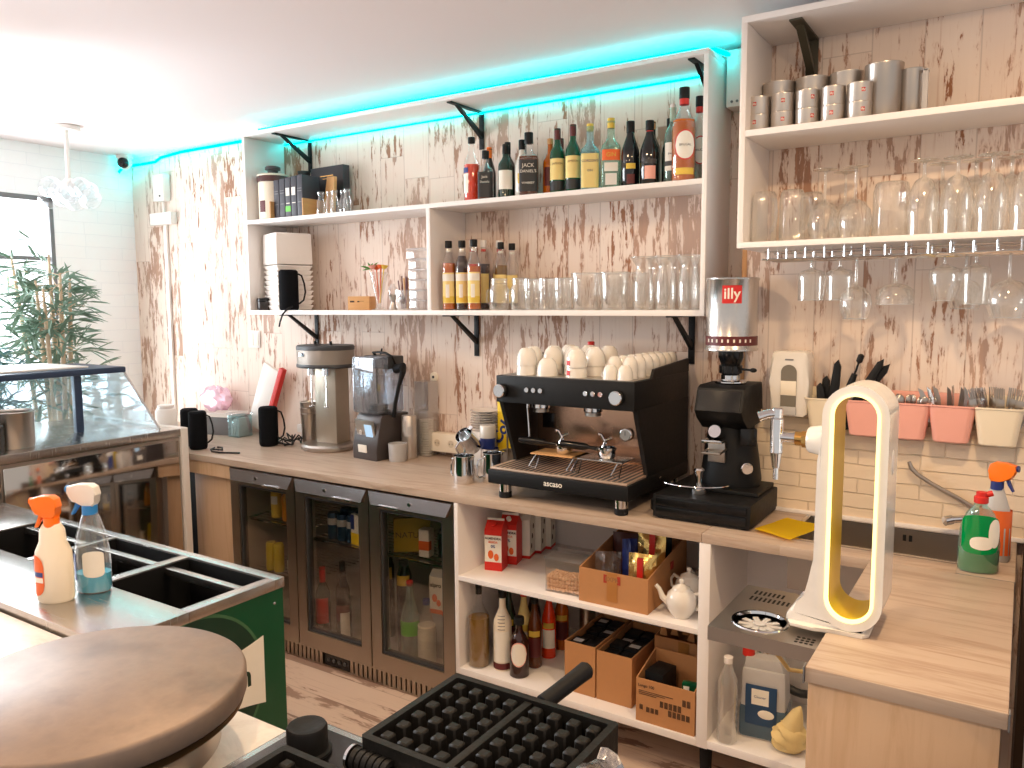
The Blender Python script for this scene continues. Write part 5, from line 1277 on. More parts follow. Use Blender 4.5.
for k, (x, y) in enumerate(((-.560, -.38), (-.468, -.385), (-.515, -.29))):
    lab = 'upturned balloon glass on the glass shelf, %s of the three beside the mugs' % ['left', 'right', 'rear'][k]
    if bl_ is None: bl_ = stem_glass('balloon_glass', lab, (x, y, ZG), .052, .125, .10, .038, 'balloon glasses on the shelf', .45, .78)
    else: dup(bl_, (x, y, ZG), lab)
cvg = glass_thing('carved_tumbler', 'tall carved glass tumbler upside down right of the balloon glasses', (-.366, -.37, ZG), [(.050, 0), (.052, .004), (.051, .14), (.046, .165), (.040, .170), (0, .171)], ribs=9, base=False)
wg = None
for k, (x, y) in enumerate(((-.275, -.40), (-.187, -.40), (-.100, -.40), (-.012, -.40), (-.235, -.305), (-.145, -.305), (-.055, -.305))):
    lab = 'large upturned wine glass on the shelf, %s from left in the %s row' % (ORD[k if k < 4 else k-4], 'front' if k < 4 else 'back')
    if wg is None: wg = stem_glass('wine_glass', lab, (x, y, ZG), .0455, .175, .048, .040, 'upturned wine glasses on the shelf', .38, .92)
    else: dup(wg, (x, y, ZG), lab)
# hanging rack
rk = thing('glass_rack', 'chrome wire stemware rack under the right-hand shelf', 'rack')
g = G()
for y in (-.45, -.40, -.33, -.28): g.tube([(-.735, y, 1.786), (.38, y, 1.786)], .003, 8)
for y in (-.425, -.305): g.tube([(-.735, y, 1.812), (.38, y, 1.812)], .0025, 8)
g.build('rail', M_chrome, rk)
hg = None
for i in range(19):
    x = -.715+.058*i
    for y in (-.45, -.33):
        if hg is None: hg = G().tube([(0, 0, 1.824), (0, 0, 1.787)], .0028, 6).build('hanger', M_chrome, rk, (x, y, 0))
        else: h_ = hg.copy(); COL.objects.link(h_); h_.parent = rk; h_.location = (x, y, 0)
H_ = 'glasses hanging from the rack'
for k, (x, y, R, hb, hs, nm, lab, bl2, op) in enumerate((
    (-.595, -.37, .043, .095, .045, 'goblet', 'short straight goblet hanging left of its twin on the rack', .30, .95),
    (-.508, -.37, .043, .095, .045, 'goblet', 'short straight goblet hanging right of its twin on the rack', .30, .95),
    (-.452, -.41, .048, .105, .095, 'wine_glass', 'round wine glass hanging lowest in the left half of the rack', .45, .75),
    (-.345, -.37, .056, .065, .09, 'coupe_glass', 'wide coupe glass hanging alone in the middle of the rack', .25, .98),
    (-.212, -.37, .042, .100, .045, 'goblet', 'tapering goblet hanging right of the coupe', .55, .72),
    (-.130, -.37, .041, .110, .045, 'goblet', 'tall goblet hanging between the tapering goblet and the large balloon', .30, .92),
    (-.045, -.39, .058, .110, .085, 'balloon_glass', 'large balloon glass hanging at the right end of the rack', .45, .78),
    (-.16, -.29, .050, .09, .08, 'wine_glass', 'wine glass hanging at the rear behind the tall goblets', .45, .75))):
    stem_glass(nm, lab, (x, y, 1.793-hb-hs), R, hb, hs, .034, H_, bl2, op, flat=(nm == 'goblet'))
# ------------------------------------------------------------------ wall above the sink
sd = thing('soap_dispenser', 'white wall soap dispenser with a smoky window above the beer tap', 'soap dispenser', (-.676, -.2005, 1.252))
g = G(); g.prism([(-.062, .01), (-.050, 0), (.050, 0), (.062, .01), (.066, .12), (.064, .20), (.058, .222), (.045, .228), (-.045, .228), (-.058, .222), (-.064, .20), (-.066, .12)], -.095, 0, 'y', bev=.012); b = g.build('cover', M_china, sd)
n_ = 12
win = [(.026*math.cos(PI*i/n_), .155+.026*math.sin(PI*i/n_)) for i in range(n_+1)]+[(-.026, .030), (.026, .030)]
G().prism(win, -.0985, -.094, 'y').build('window', pm('smoky_window', srgb(120, 112, 98), .2), b)
G().box(-.026, .026, -.1005, -.096, .075, .125, .001).build('soap_pouch', M_cream, b)
G().box(-.028, .028, -.104, -.094, .006, .036, .004).build('push_bar', M_lgrey, b)
g = G(); g.box(-.014, .014, -.0975, -.094, .196, .201, .001); g.build('badge', M_grey, b)
rl = thing('pot_rail', 'slim rail on the wall carrying the five cutlery pots', 'rail')
G().box(-.62, .03, -.215, -.2005, 1.318, 1.330, .002).build('rail', M_lgrey, rl)
def pot(label, x, m, rz=0):
    t = thing('cutlery_pot', label, 'pot', (x, -.262, 1.205), rz, 'cutlery pots')
    g = G(); bm = g.bm
    def ring(hw, hd, z, rad=.02, n=5):
        pts = []
        for (sx, sy, a0) in ((1, 1, 0), (-1, 1, 90), (-1, -1, 180), (1, -1, 270)):
            for i in range(n+1):
                a = math.radians(a0+90*i/n); pts.append(bm.verts.new((sx*(hw-rad)+rad*math.cos(a), sy*(hd-rad)+rad*math.sin(a), z)))
        return pts
    lv = [ring(.046, .032, 0), ring(.050, .036, .004), ring(.066, .045, .112), ring(.070, .048, .114), ring(.070, .048, .119), ring(.064, .043, .119), ring(.047, .033, .006)]
    bm.faces.new(lv[0][::-1]); bm.faces.new(lv[-1])
    for A, B in zip(lv, lv[1:]):
        for i in range(len(A)): bm.faces.new((A[i], A[(i+1) % len(A)], B[(i+1) % len(A)], B[i]))
    g.build('pot_wall', m, t)
    g = G(); g.box(-.060, .060, .040, .046, .10, .150, .004); g.build('hanging_tab', m, t)
    return t
PX = [-.553, -.428, -.304, -.180, -.055]
pot('cream cutlery pot full of black-handled knives, nearest the soap dispenser', PX[0], M_pot)
pot('pink cutlery pot seen through the beer tower opening', PX[1], M_pink)
pot('pink cutlery pot of teaspoons just right of the beer tower', PX[2], M_pink)
pot('pink cutlery pot of knives with its back tab showing', PX[3], M_pink)
pot('cream cutlery pot of forks, last on the right', PX[4], M_pot)
def mesh_of(o): return o.data
def cut(kind):
    g = G()
    if kind == 'fork':
        g.tube([(0, 0, 0), (0, 0, .11)], .0028, 6)
        g.box(-.011, .011, -.001, .001, .108, .135, .0008)
        for k in range(4): g.box(-.0105+.0062*k, -.0075+.0062*k, -.001, .001, .134, .168)
    elif kind == 'spoon':
        g.tube([(0, 0, 0), (0, 0, .10)], .0026, 6); g.ball(.012, (0, 0, .115), (1, .32, 1.5), 12, 8)
    elif kind == 'knife':
        g.tube([(0, 0, 0), (0, 0, .06)], .004, 6); g.prism([(-.008, .055), (.006, .055), (.010, .13), (.006, .155), (-.006, .168)], -.0008, .0008, 'y')
    else:
        g.prism([(-.012, 0), (.010, 0), (.012, .10), (.006, .135), (-.012, .145)], -.007, .007, 'y', bev=.002)
    return g
random.seed(5)
for p, kind, cnt, mt_, words_ in ((2, 'spoon', 11, M_steelx, 'teaspoon in the pink pot right of the beer tower'), (3, 'knife', 10, M_steelx, 'table knife in the pink pot with the back tab'), (4, 'fork', 11, M_steelx, 'fork in the last cream pot on the right'), (1, 'spoon', 5, M_steelx, 'spoon in the pink pot behind the beer tower')):
    first = None
    for k in range(cnt):
        loc = (PX[p]-.040+.08*k/(cnt-1), -.262+random.uniform(-.02, .02), 1.215)
        rot = (random.uniform(-.10, .10), (k/(cnt-1)-.5)*.55+random.uniform(-.1, .1), random.uniform(-1.3, 1.3) if kind == 'knife' else random.uniform(-.6, .6))
        if first is None:
            first = cut(kind).build({'spoon': 'teaspoon', 'knife': 'table_knife', 'fork': 'table_fork'}[kind], mt_); tag(first, words_, {'spoon': 'spoon', 'knife': 'knife', 'fork': 'fork'}[kind], words_.replace(' in the', 's in the', 1)); o = first
        else: o = first.copy(); COL.objects.link(o)
        o.location = loc; o.rotation_euler = rot
BK = [(-.590, -.10, .13, 'kitchen_knife'), (-.575, .10, .20, 'kitchen_knife'), (-.556, .28, .22, 'kitchen_knife'), (-.540, .48, .235, 'kitchen_knife'), (-.560, .62, .24, 'kitchen_knife'), (-.600, .06, .15, 'kitchen_knife'), (-.535, 1.15, .17, 'spatula')]
for k, (x, lean, L_, nm) in enumerate(BK):
    t = thing(nm, ['short black knife handle at the left rim of the first pot', 'black knife handle rising second from the left in the first pot', 'black-handled tool with a thin shank and knob end', 'longest black knife handle leaning right out of the first pot', 'black handle leaning lowest behind the longest one', 'short black knife handle hidden at the back of the first pot', 'flat black spatula lying out over the pot rim to the right'][k], 'knife' if nm != 'spatula' else 'spatula', (x+.028, -.262+.012*(k % 3-1), 1.225))
    t.scale = (1.15, 1.15, 1.15)
    t.rotation_euler = (0, lean*1.05, 0)
    if k == 2:
        g = G(); g.tube([(0, 0, 0), (0, 0, .13), (0, 0, .165)], [.010, .011, .008], 10); g.tube([(0, 0, .165), (0, 0, .20)], .003, 8); g.tube([(0, 0, .198), (0, 0, .203), (0, 0, .222), (0, 0, .226)], [.004, .009, .009, .004], 10); g.build('handle', M_black, t)
    elif nm == 'spatula':
        g = G(); g.prism([(-.016, .0), (.010, .0), (.022, .18), (-.022, .175)], -.003, .003, 'y', bev=.001); g.build('blade', M_black, t)
    else:
        g = G(); g.prism([(-.010, .0), (.008, 0), (.013, L_*.6), (.010, L_*.9), (.0, L_), (-.010, L_*.93), (-.012, L_*.5)], -.007, .007, 'y', bev=.002); g.build('handle', M_black, t)
        if k == 1: G().ball(.012, (.0, -.010, .075), (1, .6, 1), 12, 8).build('rivet', M_whitel, t)
# cleaning things by the sink
ds = thing('dish_soap', 'clear bottle of green dish soap with a red cap on the counter corner', 'bottle', (-.078, -.600, .9005), 10)
G().lathe([(0, 0), (.046, 0), (.050, .006), (.051, .08), (.047, .13), (.034, .165), (.018, .185), (.015, .195), (0, .195)], 30, el=.6).build('bottle', M_ggreen, ds)
G().lathe([(0, .003), (.045, .003), (.049, .008), (.0495, .065), (0, .065)], 30, el=.6).build('soap', M_gsoap, ds)
ell_patch(.0518, .6, -150, -35, .055, .165, M_gsoap, 'label', ds, bulge=.3)
ell_patch(.0524, .6, -120, -55, .068, .105, M_paperw, 'label_emblem', ds, bulge=.7)
ell_patch(.0522, .6, -70, -30, .075, .155, M_paperw, 'label_side', ds, bulge=.8)
g = G(); g.cyl(.018, .193, .212, 20, bev=.002); g.cyl(.013, .21, .225, 18, bev=.002); g.cyl(.008, .0, .016, 12, M=TR((.012, 0, .217), 0, 70)); g.build('cap', M_red, ds)
os_ = spray('spray_bottle', 'orange degreaser spray bottle behind the green dish soap', -.045, -.455, 165, M_lgrey, M_orange, M_navy, 'cone')
ell_patch(.0428, .72, 0, 359, .02, .150, M_orange2, 'label', os_); 
for c_ in kids(os_):
    pass
yc_ = thing('sponge_cloth', 'yellow sponge cloth lying flat beside the grinder drawer', 'cloth', (0, 0, 0))
g = G(); bm = g.bm; rows = []
P4 = [(-.712, -.545), (-.585, -.600), (-.520, -.385), (-.655, -.345)]
for i in range(13):
    r_ = []
    for j in range(11):
        u, v = i/12, j/10
        x = (1-u)*(1-v)*P4[0][0]+u*(1-v)*P4[1][0]+u*v*P4[2][0]+(1-u)*v*P4[3][0]; y = (1-u)*(1-v)*P4[0][1]+u*(1-v)*P4[1][1]+u*v*P4[2][1]+(1-u)*v*P4[3][1]
        r_.append(bm.verts.new((x, y, .9095+.0015*math.sin(u*5+v*3)+.001*math.sin(v*9))))
    rows.append(r_)
for i in range(12):
    for j in range(10): bm.faces.new((rows[i][j], rows[i+1][j], rows[i+1][j+1], rows[i][j+1]))
bmesh.ops.solidify(bm, geom=bm.faces[:], thickness=-.004); g.build('cloth_sheet', M_yellow, yc_)

# ------------------------------------------------------------------ inside the open unit: middle board
Z1, Z0 = .5755, .1955
ctn = None
for k, (x, y) in enumerate(((-1.765, -.495), (-1.758, -.395), (-1.752, -.300), (-1.748, -.215), (-1.742, -.140))):
    lab = ['red and white almond drink carton at the front of the row', 'red almond drink carton second in the row', 'white drink carton third in the row', 'white drink carton fourth in the row', 'white drink carton at the back of the row'][k]
    t = thing('drink_carton', lab, 'carton', (x, y, Z1), 14, 'drink cartons')
    g = G(); g.box(-.036, .036, -.036, .036, 0, .165); g.prism([(-.036, .165), (.036, .165), (.0, .200)], -.036, .036, 'x'); g.box(-.036, .036, -.002, .002, .198, .208)
    b = g.build('carton', M_paperw, t)
    g = G(); g.box(-.0368, .0368, -.0368, .0368, .0, .035 if k < 2 else .012); 
    if k < 2: g.box(-.0368, .0368, -.0366, .0366, .145, .166); g.prism([(-.0368, .165), (.0368, .165), (.0, .201)], -.0366, .0366, 'x'); g.box(.0362, .0370, -.0366, .0366, .02, .15)
    g.build('print', M_red, b)
    G().cyl(.010, 0, .012, 14, M=TR((0, -.020, .184), 45)).build('screw_cap', M_paperw if k else M_red, b)
    if k < 2:
        text('ALMENDRA', .013, M_ink, b, (0, -.0372, .132), (90, 0, 0), bold=.0004); text('BEBIDA', .012, M_orange2, b, (0, -.0372, .117), (90, 0, 0), bold=.0003); text('0%', .016, M_navy, b, (0, -.0372, .099), (90, 0, 0), bold=.0004)
        g = G(); g.ball(.015, (-.010, -.0372, .066), (.8, .1, 1.2), 12, 8); g.ball(.013, (.014, -.0372, .056), (.8, .1, 1.2), 12, 8); g.build('almond_print', M_orange2, b)
    else:
        g = G()
        for q in range(3): g.ball(.010, (.0372, -.012+.012*q, .05+.04*q), (.1, .7, 1.2), 10, 6); g.ball(.008, (-.004, -.0372, .05+.04*q), (.9, .1, 1.2), 10, 6)
        g.build('print_dots', M_ink, b)
tu = thing('biscuit_tub', 'clear lidded tub half full of small biscuit balls', 'tub', (-1.395, -.555, Z1), 4)
g = G(); g.ringprism([(-.072, -.055), (.072, -.055), (.072, .055), (-.072, .055)], [(-.070, -.053), (.070, -.053), (.070, .053), (-.070, .053)], .002, .125, 'z'); g.box(-.072, .072, -.055, .055, 0, .003); g.build('tub_wall', M_bglass, tu)
g = G(); g.box(-.077, .077, -.060, .060, .124, .136, .004); g.build('lid', M_clearp, tu)
random.seed(9)
g = G()
for k in range(330):
    i, j, l = k % 11, (k//11) % 8, k//88
    g.ball(.0085, (-.062+.0124*i+random.uniform(-.002, .002), -.044+.0125*j+random.uniform(-.002, .002), .011+.0145*l+random.uniform(-.002, .002)), (1, 1, 1), 7, 5)
bi = g.build('biscuits', M_cookie); bi['kind'] = 'stuff'; bi['label'] = 'small round biscuits filling the bottom of the clear tub'; bi['category'] = 'biscuits'; bi.location = (-1.395, -.555, Z1+.001); bi.rotation_euler = (0, 0, math.radians(4))
def open_box(name, label, x0, x1, y0, y1, z, h, m=None, flaps=True, hb=None, group=None):
    t = thing(name, label, 'box', ((x0+x1)/2, (y0+y1)/2, z), 0, group)
    w, d = (x1-x0)/2, (y1-y0)/2; e = .004; hb = hb or h
    g = G(); g.box(-w+e, w-e, -d+e, d-e, 0, e)
    g.box(-w+e, w-e, -d, -d+e, 0, h); g.box(-w+e, w-e, d-e, d, 0, hb)
    g.prism([(-d, 0), (d, 0), (d, hb), (-d, h)], -w, -w+e, 'x'); g.prism([(-d, 0), (d, 0), (d, hb), (-d, h)], w-e, w, 'x')
    g.build('carton', m or M_card, t); return t
cx_ = open_box('cardboard_box', 'open cardboard box of foil bags on the middle board', -1.312, -1.045, -.63, -.26, Z1, .125, hb=.19)
g = G(); g.box(-.035, .030, -.1865, -.1853, .085, .115); g.box(.1330, .1345, .02, .05, .10, .13); g.build('red_print', pm('red_print', srgb(170, 54, 34), .7), cx_)
G().box(-.022, .018, -.1867, -.1855, .02, .124).build('packing_tape', pm('brown_tape', srgb(176, 118, 62), .35), cx_)
text('EXPR', .022, M_cardd, cx_, (-.003, -.1868, .10), (90, 0, 0), bold=.0006)
def foilbag(label, x, y, z, w, h, m, lean, seed, tilt=0):
    random.seed(seed)
    t = thing('foil_bag', label, 'bag', (x, y, z), tilt, 'bags in the cardboard box')
    t.rotation_euler = (math.radians(lean), 0, math.radians(tilt))
    g = G(); bm = g.bm; F = []; K = []
    nx, nz = 9, 10
    for i in range(nx):
        cf = []; ck = []
        for j in range(nz):
            u, v = i/(nx-1), j/(nz-1)
            th = .028*math.sin(PI*min(1, u*1.0))*math.sin(PI*min(1, v*.92+.08))**.6
            n1 = random.uniform(-.006, .006)
            edge = i in (0, nx-1) or j == nz-1
            cf.append(bm.verts.new(((u-.5)*w, -th+(0 if edge else n1), v*h))); ck.append(bm.verts.new(((u-.5)*w, th+.001+(0 if edge else n1), v*h)))
        F.append(cf); K.append(ck)
    for i in range(nx-1):
        for j in range(nz-1):
            bm.faces.new((F[i][j], F[i+1][j], F[i+1][j+1], F[i][j+1])); bm.faces.new((K[i][j], K[i][j+1], K[i+1][j+1], K[i+1][j]))
    for i in range(nx-1): bm.faces.new((F[i][0], K[i][0], K[i+1][0], F[i+1][0])); bm.faces.new((F[i][-1], F[i+1][-1], K[i+1][-1], K[i][-1]))
    for j in range(nz-1): bm.faces.new((F[0][j], F[0][j+1], K[0][j+1], K[0][j])); bm.faces.new((F[-1][j], K[-1][j], K[-1][j+1], F[-1][j+1]))
    g.build('pouch', m, t, sharp=25); return t
f1 = foilbag('gold foil bag with a red strip at the front right of the box', -1.105, -.545, Z1+.006, .10, .175, M_gold2, -4, 1, 10)
G().box(-.012, .010, -.036, -.030, .085, .168, .002).build('red_strip', M_red, f1)
f2 = foilbag('second gold foil bag with a red strip behind the first', -1.12, -.43, Z1+.006, .105, .215, M_gold2, -4, 2, 5)
G().box(.0, .022, -.036, -.030, .14, .225, .002).build('red_strip', M_red, f2)
foilbag('clear crumpled plastic bag at the left in the box', -1.245, -.53, Z1+.006, .095, .155, M_clearp, -6, 3, 25)
foilbag('dark foil bag between the clear bag and the gold bags', -1.182, -.475, Z1+.006, .055, .20, M_navy, -3, 4, 35)
foilbag('black bag at the back right of the box', -1.11, -.33, Z1+.006, .07, .215, M_black, 0, 6, -10)
foilbag('brown paper bag at the back left of the box', -1.245, -.36, Z1+.006, .11, .19, M_brownc, 3, 8, 10)
def teapot(label, x, y, rz, s=1.0):
    t = thing('teapot', label, 'teapot', (x, y, Z1), rz, 'white teapots')
    G().lathe([(0, 0), (.030*s, 0), (.033*s, .004), (.048*s, .03*s), (.053*s, .055*s), (.046*s, .082*s), (.032*s, .095*s), (0, .096*s)], 32).build('body', M_china, t)
    l = G().lathe([(.033*s, .094*s), (.030*s, .102*s), (.012*s, .112*s), (.006*s, .115*s), (.009*s, .124*s), (.007*s, .131*s), (0, .133*s)], 26).build('lid', M_china, t)
    g = G(); g.tube([(-.042*s, 0, .045*s), (-.065*s, 0, .062*s), (-.076*s, 0, .090*s), (-.088*s, 0, .102*s)], [.015*s, .011*s, .008*s, .007*s], 12); g.build('spout', M_china, t)
    g = G(); g.tube([(.044*s, 0, .080*s), (.066*s, 0, .088*s), (.080*s, 0, .070*s), (.076*s, 0, .045*s), (.050*s, 0, .028*s)], .0062*s, 10); g.build('handle', M_china, t)
    return t
teapot('white teapot at the shelf front with its spout to the left', -.945, -.575, 14)
teapot('white teapot behind the front teapot', -.968, -.44, 165, .98)
teapot('white teapot at the right, partly hidden behind the unit divider', -.935, -.32, 60)
wbx = thing('tray_box', 'grey plastic tray at the back beside the teapots', 'tray', (-.930, -.16, Z1))
g = G(); g.ringprism([(-.05, -.08), (.05, -.08), (.05, .08), (-.05, .08)], [(-.047, -.077), (.047, -.077), (.047, .077), (-.047, .077)], 0, .15, 'z'); g.box(-.05, .05, -.08, .08, 0, .004); g.build('tray_wall', M_lgrey, wbx)

# bottom board
Bt = 'bottles on the bottom board'
bottle('clear bottle of golden oil with a black stopper, leftmost on the bottom board', -1.791, -.585, Z0, .335, .044, 'round', M_bglass, M_black, .12, .30, M_oil, .60, group=Bt)
b_ = bottle('tall cream bottle with printed label and dark cap beside the oil', -1.693, -.560, Z0, .325, .037, 'round', M_cream, M_black, .10, .46, None, 0, [(M_paperw, .12, .50, *sp(50)), (M_maroon, .02, .10, *sp(80))], group=Bt)
g = G()
for q in range(5): g.patch(.0379, FR-25, FR+20, .17+.014*q, .173+.014*q, 5)
g.build('print_lines', M_grey, b_)
bottle('dark syrup bottle with a red and white oval label, frontmost', -1.605, -.575, Z0, .235, .039, 'round', M_choc, M_black, .12, .52, None, 0, [(M_pink, .20, .62, *sp(52), 1), (M_paperw, .22, .60, *sp(48), 1), (M_red, .43, .52, *sp(38))], group=Bt, txt=[('NABU', .016, M_paperw, .45, FR)] and [])
for k, (x, y, m, cm, h, lab) in enumerate(((-1.730, -.46, M_gb, M_black, .32, 'dark bottle squeezed behind the oil and the cream bottle'), (-1.655, -.46, M_cremel, M_red, .31, 'cream bottle with a red cap in the second row'), (-1.595, -.475, M_amberd, M_black, .295, 'brown bottle right behind the dark syrup bottle'), (-1.590, -.37, M_campari, M_dkgrey, .29, 'red-orange bottle third in the right-hand line'), (-1.585, -.27, M_amber, M_black, .29, 'amber bottle deeper behind the red-orange one'), (-1.675, -.35, M_choc, M_maroon, .30, 'dark red bottle in the third row at the left'))):
    bottle(lab, x, y, Z0, h, .030, 'tall', m, cm, .12, .5, None, 0, [(M_paperw if k % 2 else M_maroon, .15, .42, *sp(55)), (M_ylab, .44, .52, *sp(45))], group=Bt)
for k, (x, y) in enumerate(((-1.50, -.20), (-1.42, -.19))):
    t = thing('steel_canister', 'dim steel canister at the back of the bottom board, %s of two' % ['left', 'right'][k], 'canister', (x, y, Z0), 0, 'canisters at the back')
    G().lathe([(0, 0), (.033, 0), (.034, .004), (.034, .25), (.030, .258), (0, .26)], 24).build('body', M_steelx, t); G().cyl(.031, .258, .28, 20, bev=.003).build('lid', M_dkgrey, t)
for k, (x0, x1, y0, y1, h, hb, lab) in enumerate(((-1.396, -1.268, -.585, -.26, .192, .192, 'tall open cardboard box with black cartons, left of the pair'), (-1.262, -1.122, -.585, -.27, .186, .186, 'tall open cardboard box with black cartons, right of the pair'))):
    open_box('cardboard_box', lab, x0, x1, y0, y1, Z0, h, hb=hb)
    n = 0
    for i in range(2):
        for j in range(4):
            t = thing('coffee_carton', 'black carton packed %s in the %s tall cardboard box, %s side' % (['at the front', 'second', 'third', 'at the back'][j], ['left', 'right'][k], ['left', 'right'][i]), 'carton', (x0+.008+(x1-x0-.016)*(i+.5)/2, y0+.045+.07*j, Z0+.005), 0, 'black cartons in the cardboard boxes')
            w_ = (x1-x0-.02)/4-.002
            G().box(-w_, w_, -.032, .032, 0, h-.012-.008*((i*3+j*5+k) % 3), .001).build('carton', M_blackg if False else M_black, t)
            if (i+j+k) % 3 == 0:
                hh = h-.012-.008*((i*3+j*5+k) % 3)
                g = G(); g.box(-w_*.7, w_*.7, -.012, .014, hh, hh+.0008); g.build('top_label', M_lgrey, t)
c3 = open_box('cardboard_box', 'wide printed cardboard box at the front right of the bottom board', -1.078, -.866, -.645, -.475, Z0, .155, hb=.20)
g = G()
for (a, b, c, d) in ((-.095, -.075, .045, .062), (-.07, -.02, .040, .058), (-.02, .06, .070, .092), (.01, .095, .045, .066), (.06, .092, .095, .118)):
    n = int((b-a)/.0032)
    for i in range(n):
        if (i*7) % 5 != 0: g.box(a+.0032*i, a+.0032*i+.0018, -.0866, -.0854, c, d)
for q in range(3): g.box(-.095, .03-.03*q, -.0866, -.0854, .112-.006*q, .1135-.006*q)
g.build('barcode_print', M_ink, c3)
text('Lungo 100', .014, M_ink, c3, (-.068, -.0868, .132), (90, 0, 0), bold=.0003)
t = thing('coffee_carton', 'black carton inside the wide printed box', 'carton', (-1.020, -.565, Z0+.006), -6); G().box(-.035, .035, -.05, .05, 0, .165, .001).build('carton', M_black, t)
t = thing('green_packet', 'green and white packet inside the wide printed box', 'packet', (-.905, -.585, Z0+.006), 8); G().box(-.025, .025, -.012, .012, 0, .15, .003).build('packet', M_green, t); g = G(); g.box(-.02, .0, -.0132, -.0122, .115, .14); g.box(.004, .018, -.0132, -.0122, .105, .125); g.build('print', M_paperw, t)
c4 = open_box('cardboard_box', 'cardboard box with torn flaps at the back right of the bottom board', -1.09, -.866, -.455, -.22, Z0, .235)
random.seed(21)
for q in range(6): G().prism([(-.10+.035*q, 0), (-.07+.035*q, .0), (-.075+.035*q+random.uniform(-.01, .01), .055+random.random()*.02)], -.0015, .0015, 'y', M=TR((0, -.10+.02*(q % 3), .235), random.uniform(-25, 15), 0, random.uniform(-12, 12))).build('torn_flap', M_card, c4)
G().box(-.02, .02, -.1192, -.118, .12, .232).build('packing_tape', pm('old_tape', srgb(160, 108, 50), .35), c4)

# right compartment under the drip tray
Zr = .2005
wbt = thing('water_bottle', 'clear ribbed water bottle with a white cap under the drip tray', 'bottle', (-.765, -.615, Zr))
pr = [(0, 0), (.028, 0), (.033, .006)]+[(.033-.0016*(k % 2), .02+.012*k) for k in range(14)]+[(.033, .195), (.030, .215), (.016, .250), (.0125, .262), (.0125, .27), (0, .27)]
G().lathe(pr, 26).build('bottle', M_glass, wbt); G().cyl(.0155, .268, .290, 18, bev=.002).build('cap', M_whitel, wbt)
jc = thing('jerry_can', 'blue-grey jerry can with a red cap and blue label under the drip tray', 'jerry can', (-.672, -.50, Zr), 6)
g = G(); g.box(-.075, .075, -.06, .06, 0, .24, .014, taper=.93); g.prism([(-.066, .236), (.066, .236), (.05, .275), (-.058, .275)], -.045, .045, 'y', bev=.006); g.build('can_wall', pm('milky_plastic', srgb(186, 184, 184), .4), jc)
G().box(-.0765, .0765, -.0615, .0615, .004, .115, .014).build('liquid_level', M_jerry, jc)
g = G(); g.tube([(-.04, 0, .27), (-.035, 0, .30), (.02, 0, .305), (.045, 0, .275)], .010, 10); g.build('handle', M_whitel, jc)
G().cyl(.02, .27, .302, 20, (-.055, -.02), bev=.003).build('cap', M_red, jc)
lbq = G().box(-.055, .045, -.0640, -.0600, .055, .19, .001).build('label', pm('blue_print_label', srgb(30, 66, 104), .5), jc)
g = G(); g.box(-.035, .02, -.0652, -.0638, .125, .178); g.build('label_panel', M_paperw, lbq); g = G(); g.ball(.022, (.012, -.064, .095), (1.2, .06, .7), 16, 8); g.build('label_emblem', M_paperw, lbq)
text('Cleaner', .012, M_navy, lbq, (-.008, -.0655, .152), (90, 0, 0))
cg_ = thing('rag', 'cream rag bundled on the floor board beside the jerry can', 'rag', (-.575, -.565, Zr), 0)
g = G(); g.ball(.055, (0, 0, .045), (.95, .9, .95), 34, 24)
random.seed(4)
for v in g.bm.verts:
    n_ = .006*math.sin(v.co.x*90+v.co.z*150)+.005*math.sin(v.co.y*160-v.co.z*110+v.co.x*70); v.co += Vector((n_, n_*.6, 0)); v.co.z = max(v.co.z, .001)
g.tube([(.0, -.0, .06), (.012, .0, .10), (.022, .0, .135), (.03, .005, .155)], [.040, .030, .018, .004], 14); g.build('rag_body', M_cloth, cg_)
ho = thing('hose', 'thick grey drain hose looping under the sink', 'hose', (0, 0, 0))
g = G(); g.tube([(-.58+.13*math.cos(a_), -.42-.02*math.sin(a_), .52+.20*math.sin(a_)) for a_ in [math.radians(200+10*i) for i in range(16)]], .014, 12); g.build('hose_pipe', M_dkgrey, ho)
h2 = thing('tube', 'thin beige tube hanging in a bow below the drip tray', 'tube', (0, 0, 0))
g = G(); g.tube([(-.53, -.95, .81), (-.555, -.90, .68), (-.53, -.80, .58), (-.47, -.72, .55), (-.39, -.70, .56)], .006, 10); g.build('tube_pipe', M_cloth, h2)
h3 = thing('cable', 'grey cables running under the worktop behind the drip tray', 'cable', (0, 0, 0))
g = G(); g.tube([(-.80, -.30, .85), (-.76, -.28, .82), (-.68, -.255, .77), (-.58, -.245, .70)], .006, 8); g.tube([(-.66, -.25, .70), (-.62, -.243, .78), (-.52, -.242, .822), (-.42, -.242, .83)], .006, 8); g.build('cord', M_grey, h3)

# ------------------------------------------------------------------ inside the fridge
ZF, ZS = .1015, .566
for k, (x, y) in enumerate(((-3.090, -.53), (-3.035, -.53), (-2.995, -.45))):
    lab = 'yellow drinks can, %s on the lower level behind the first fridge door' % ['left', 'middle', 'right rear'][k]
    if k == 0:
        yc2 = thing('drinks_can', lab, 'can', (x, y, .34), 0, 'yellow cans in the fridge')
        yellow_can = pm('yellow_can', srgb(206, 182, 20), .35, .2)
        G().lathe([(0, 0), (.023, 0), (.026, .008), (.026, .130), (.022, .14), (0, .139)], 22).build('can', yellow_can, yc2)
    else: dup(yc2, (x, y, .34), lab)
sh2 = G()
for k in range(12): sh2.box(X0+.02, X0+W-.02, -.56+.035*k, -.5575+.035*k, .3355, .3395)
sh2.build('wire_shelf', M_chrome, fg)
t = thing('glass_jar', 'yellow jar with a white label on the top shelf behind the first fridge door', 'jar', (-3.075, -.50, .6005)); G().cyl(.026, 0, .13, 20, bev=.004).build('body', M_ylab, t); G().patch(.0265, -110, -30, .07, .11, 8).build('label', M_paperw, t); G().cyl(.02, .13, .15, 18).build('lid', M_dkgrey, t)
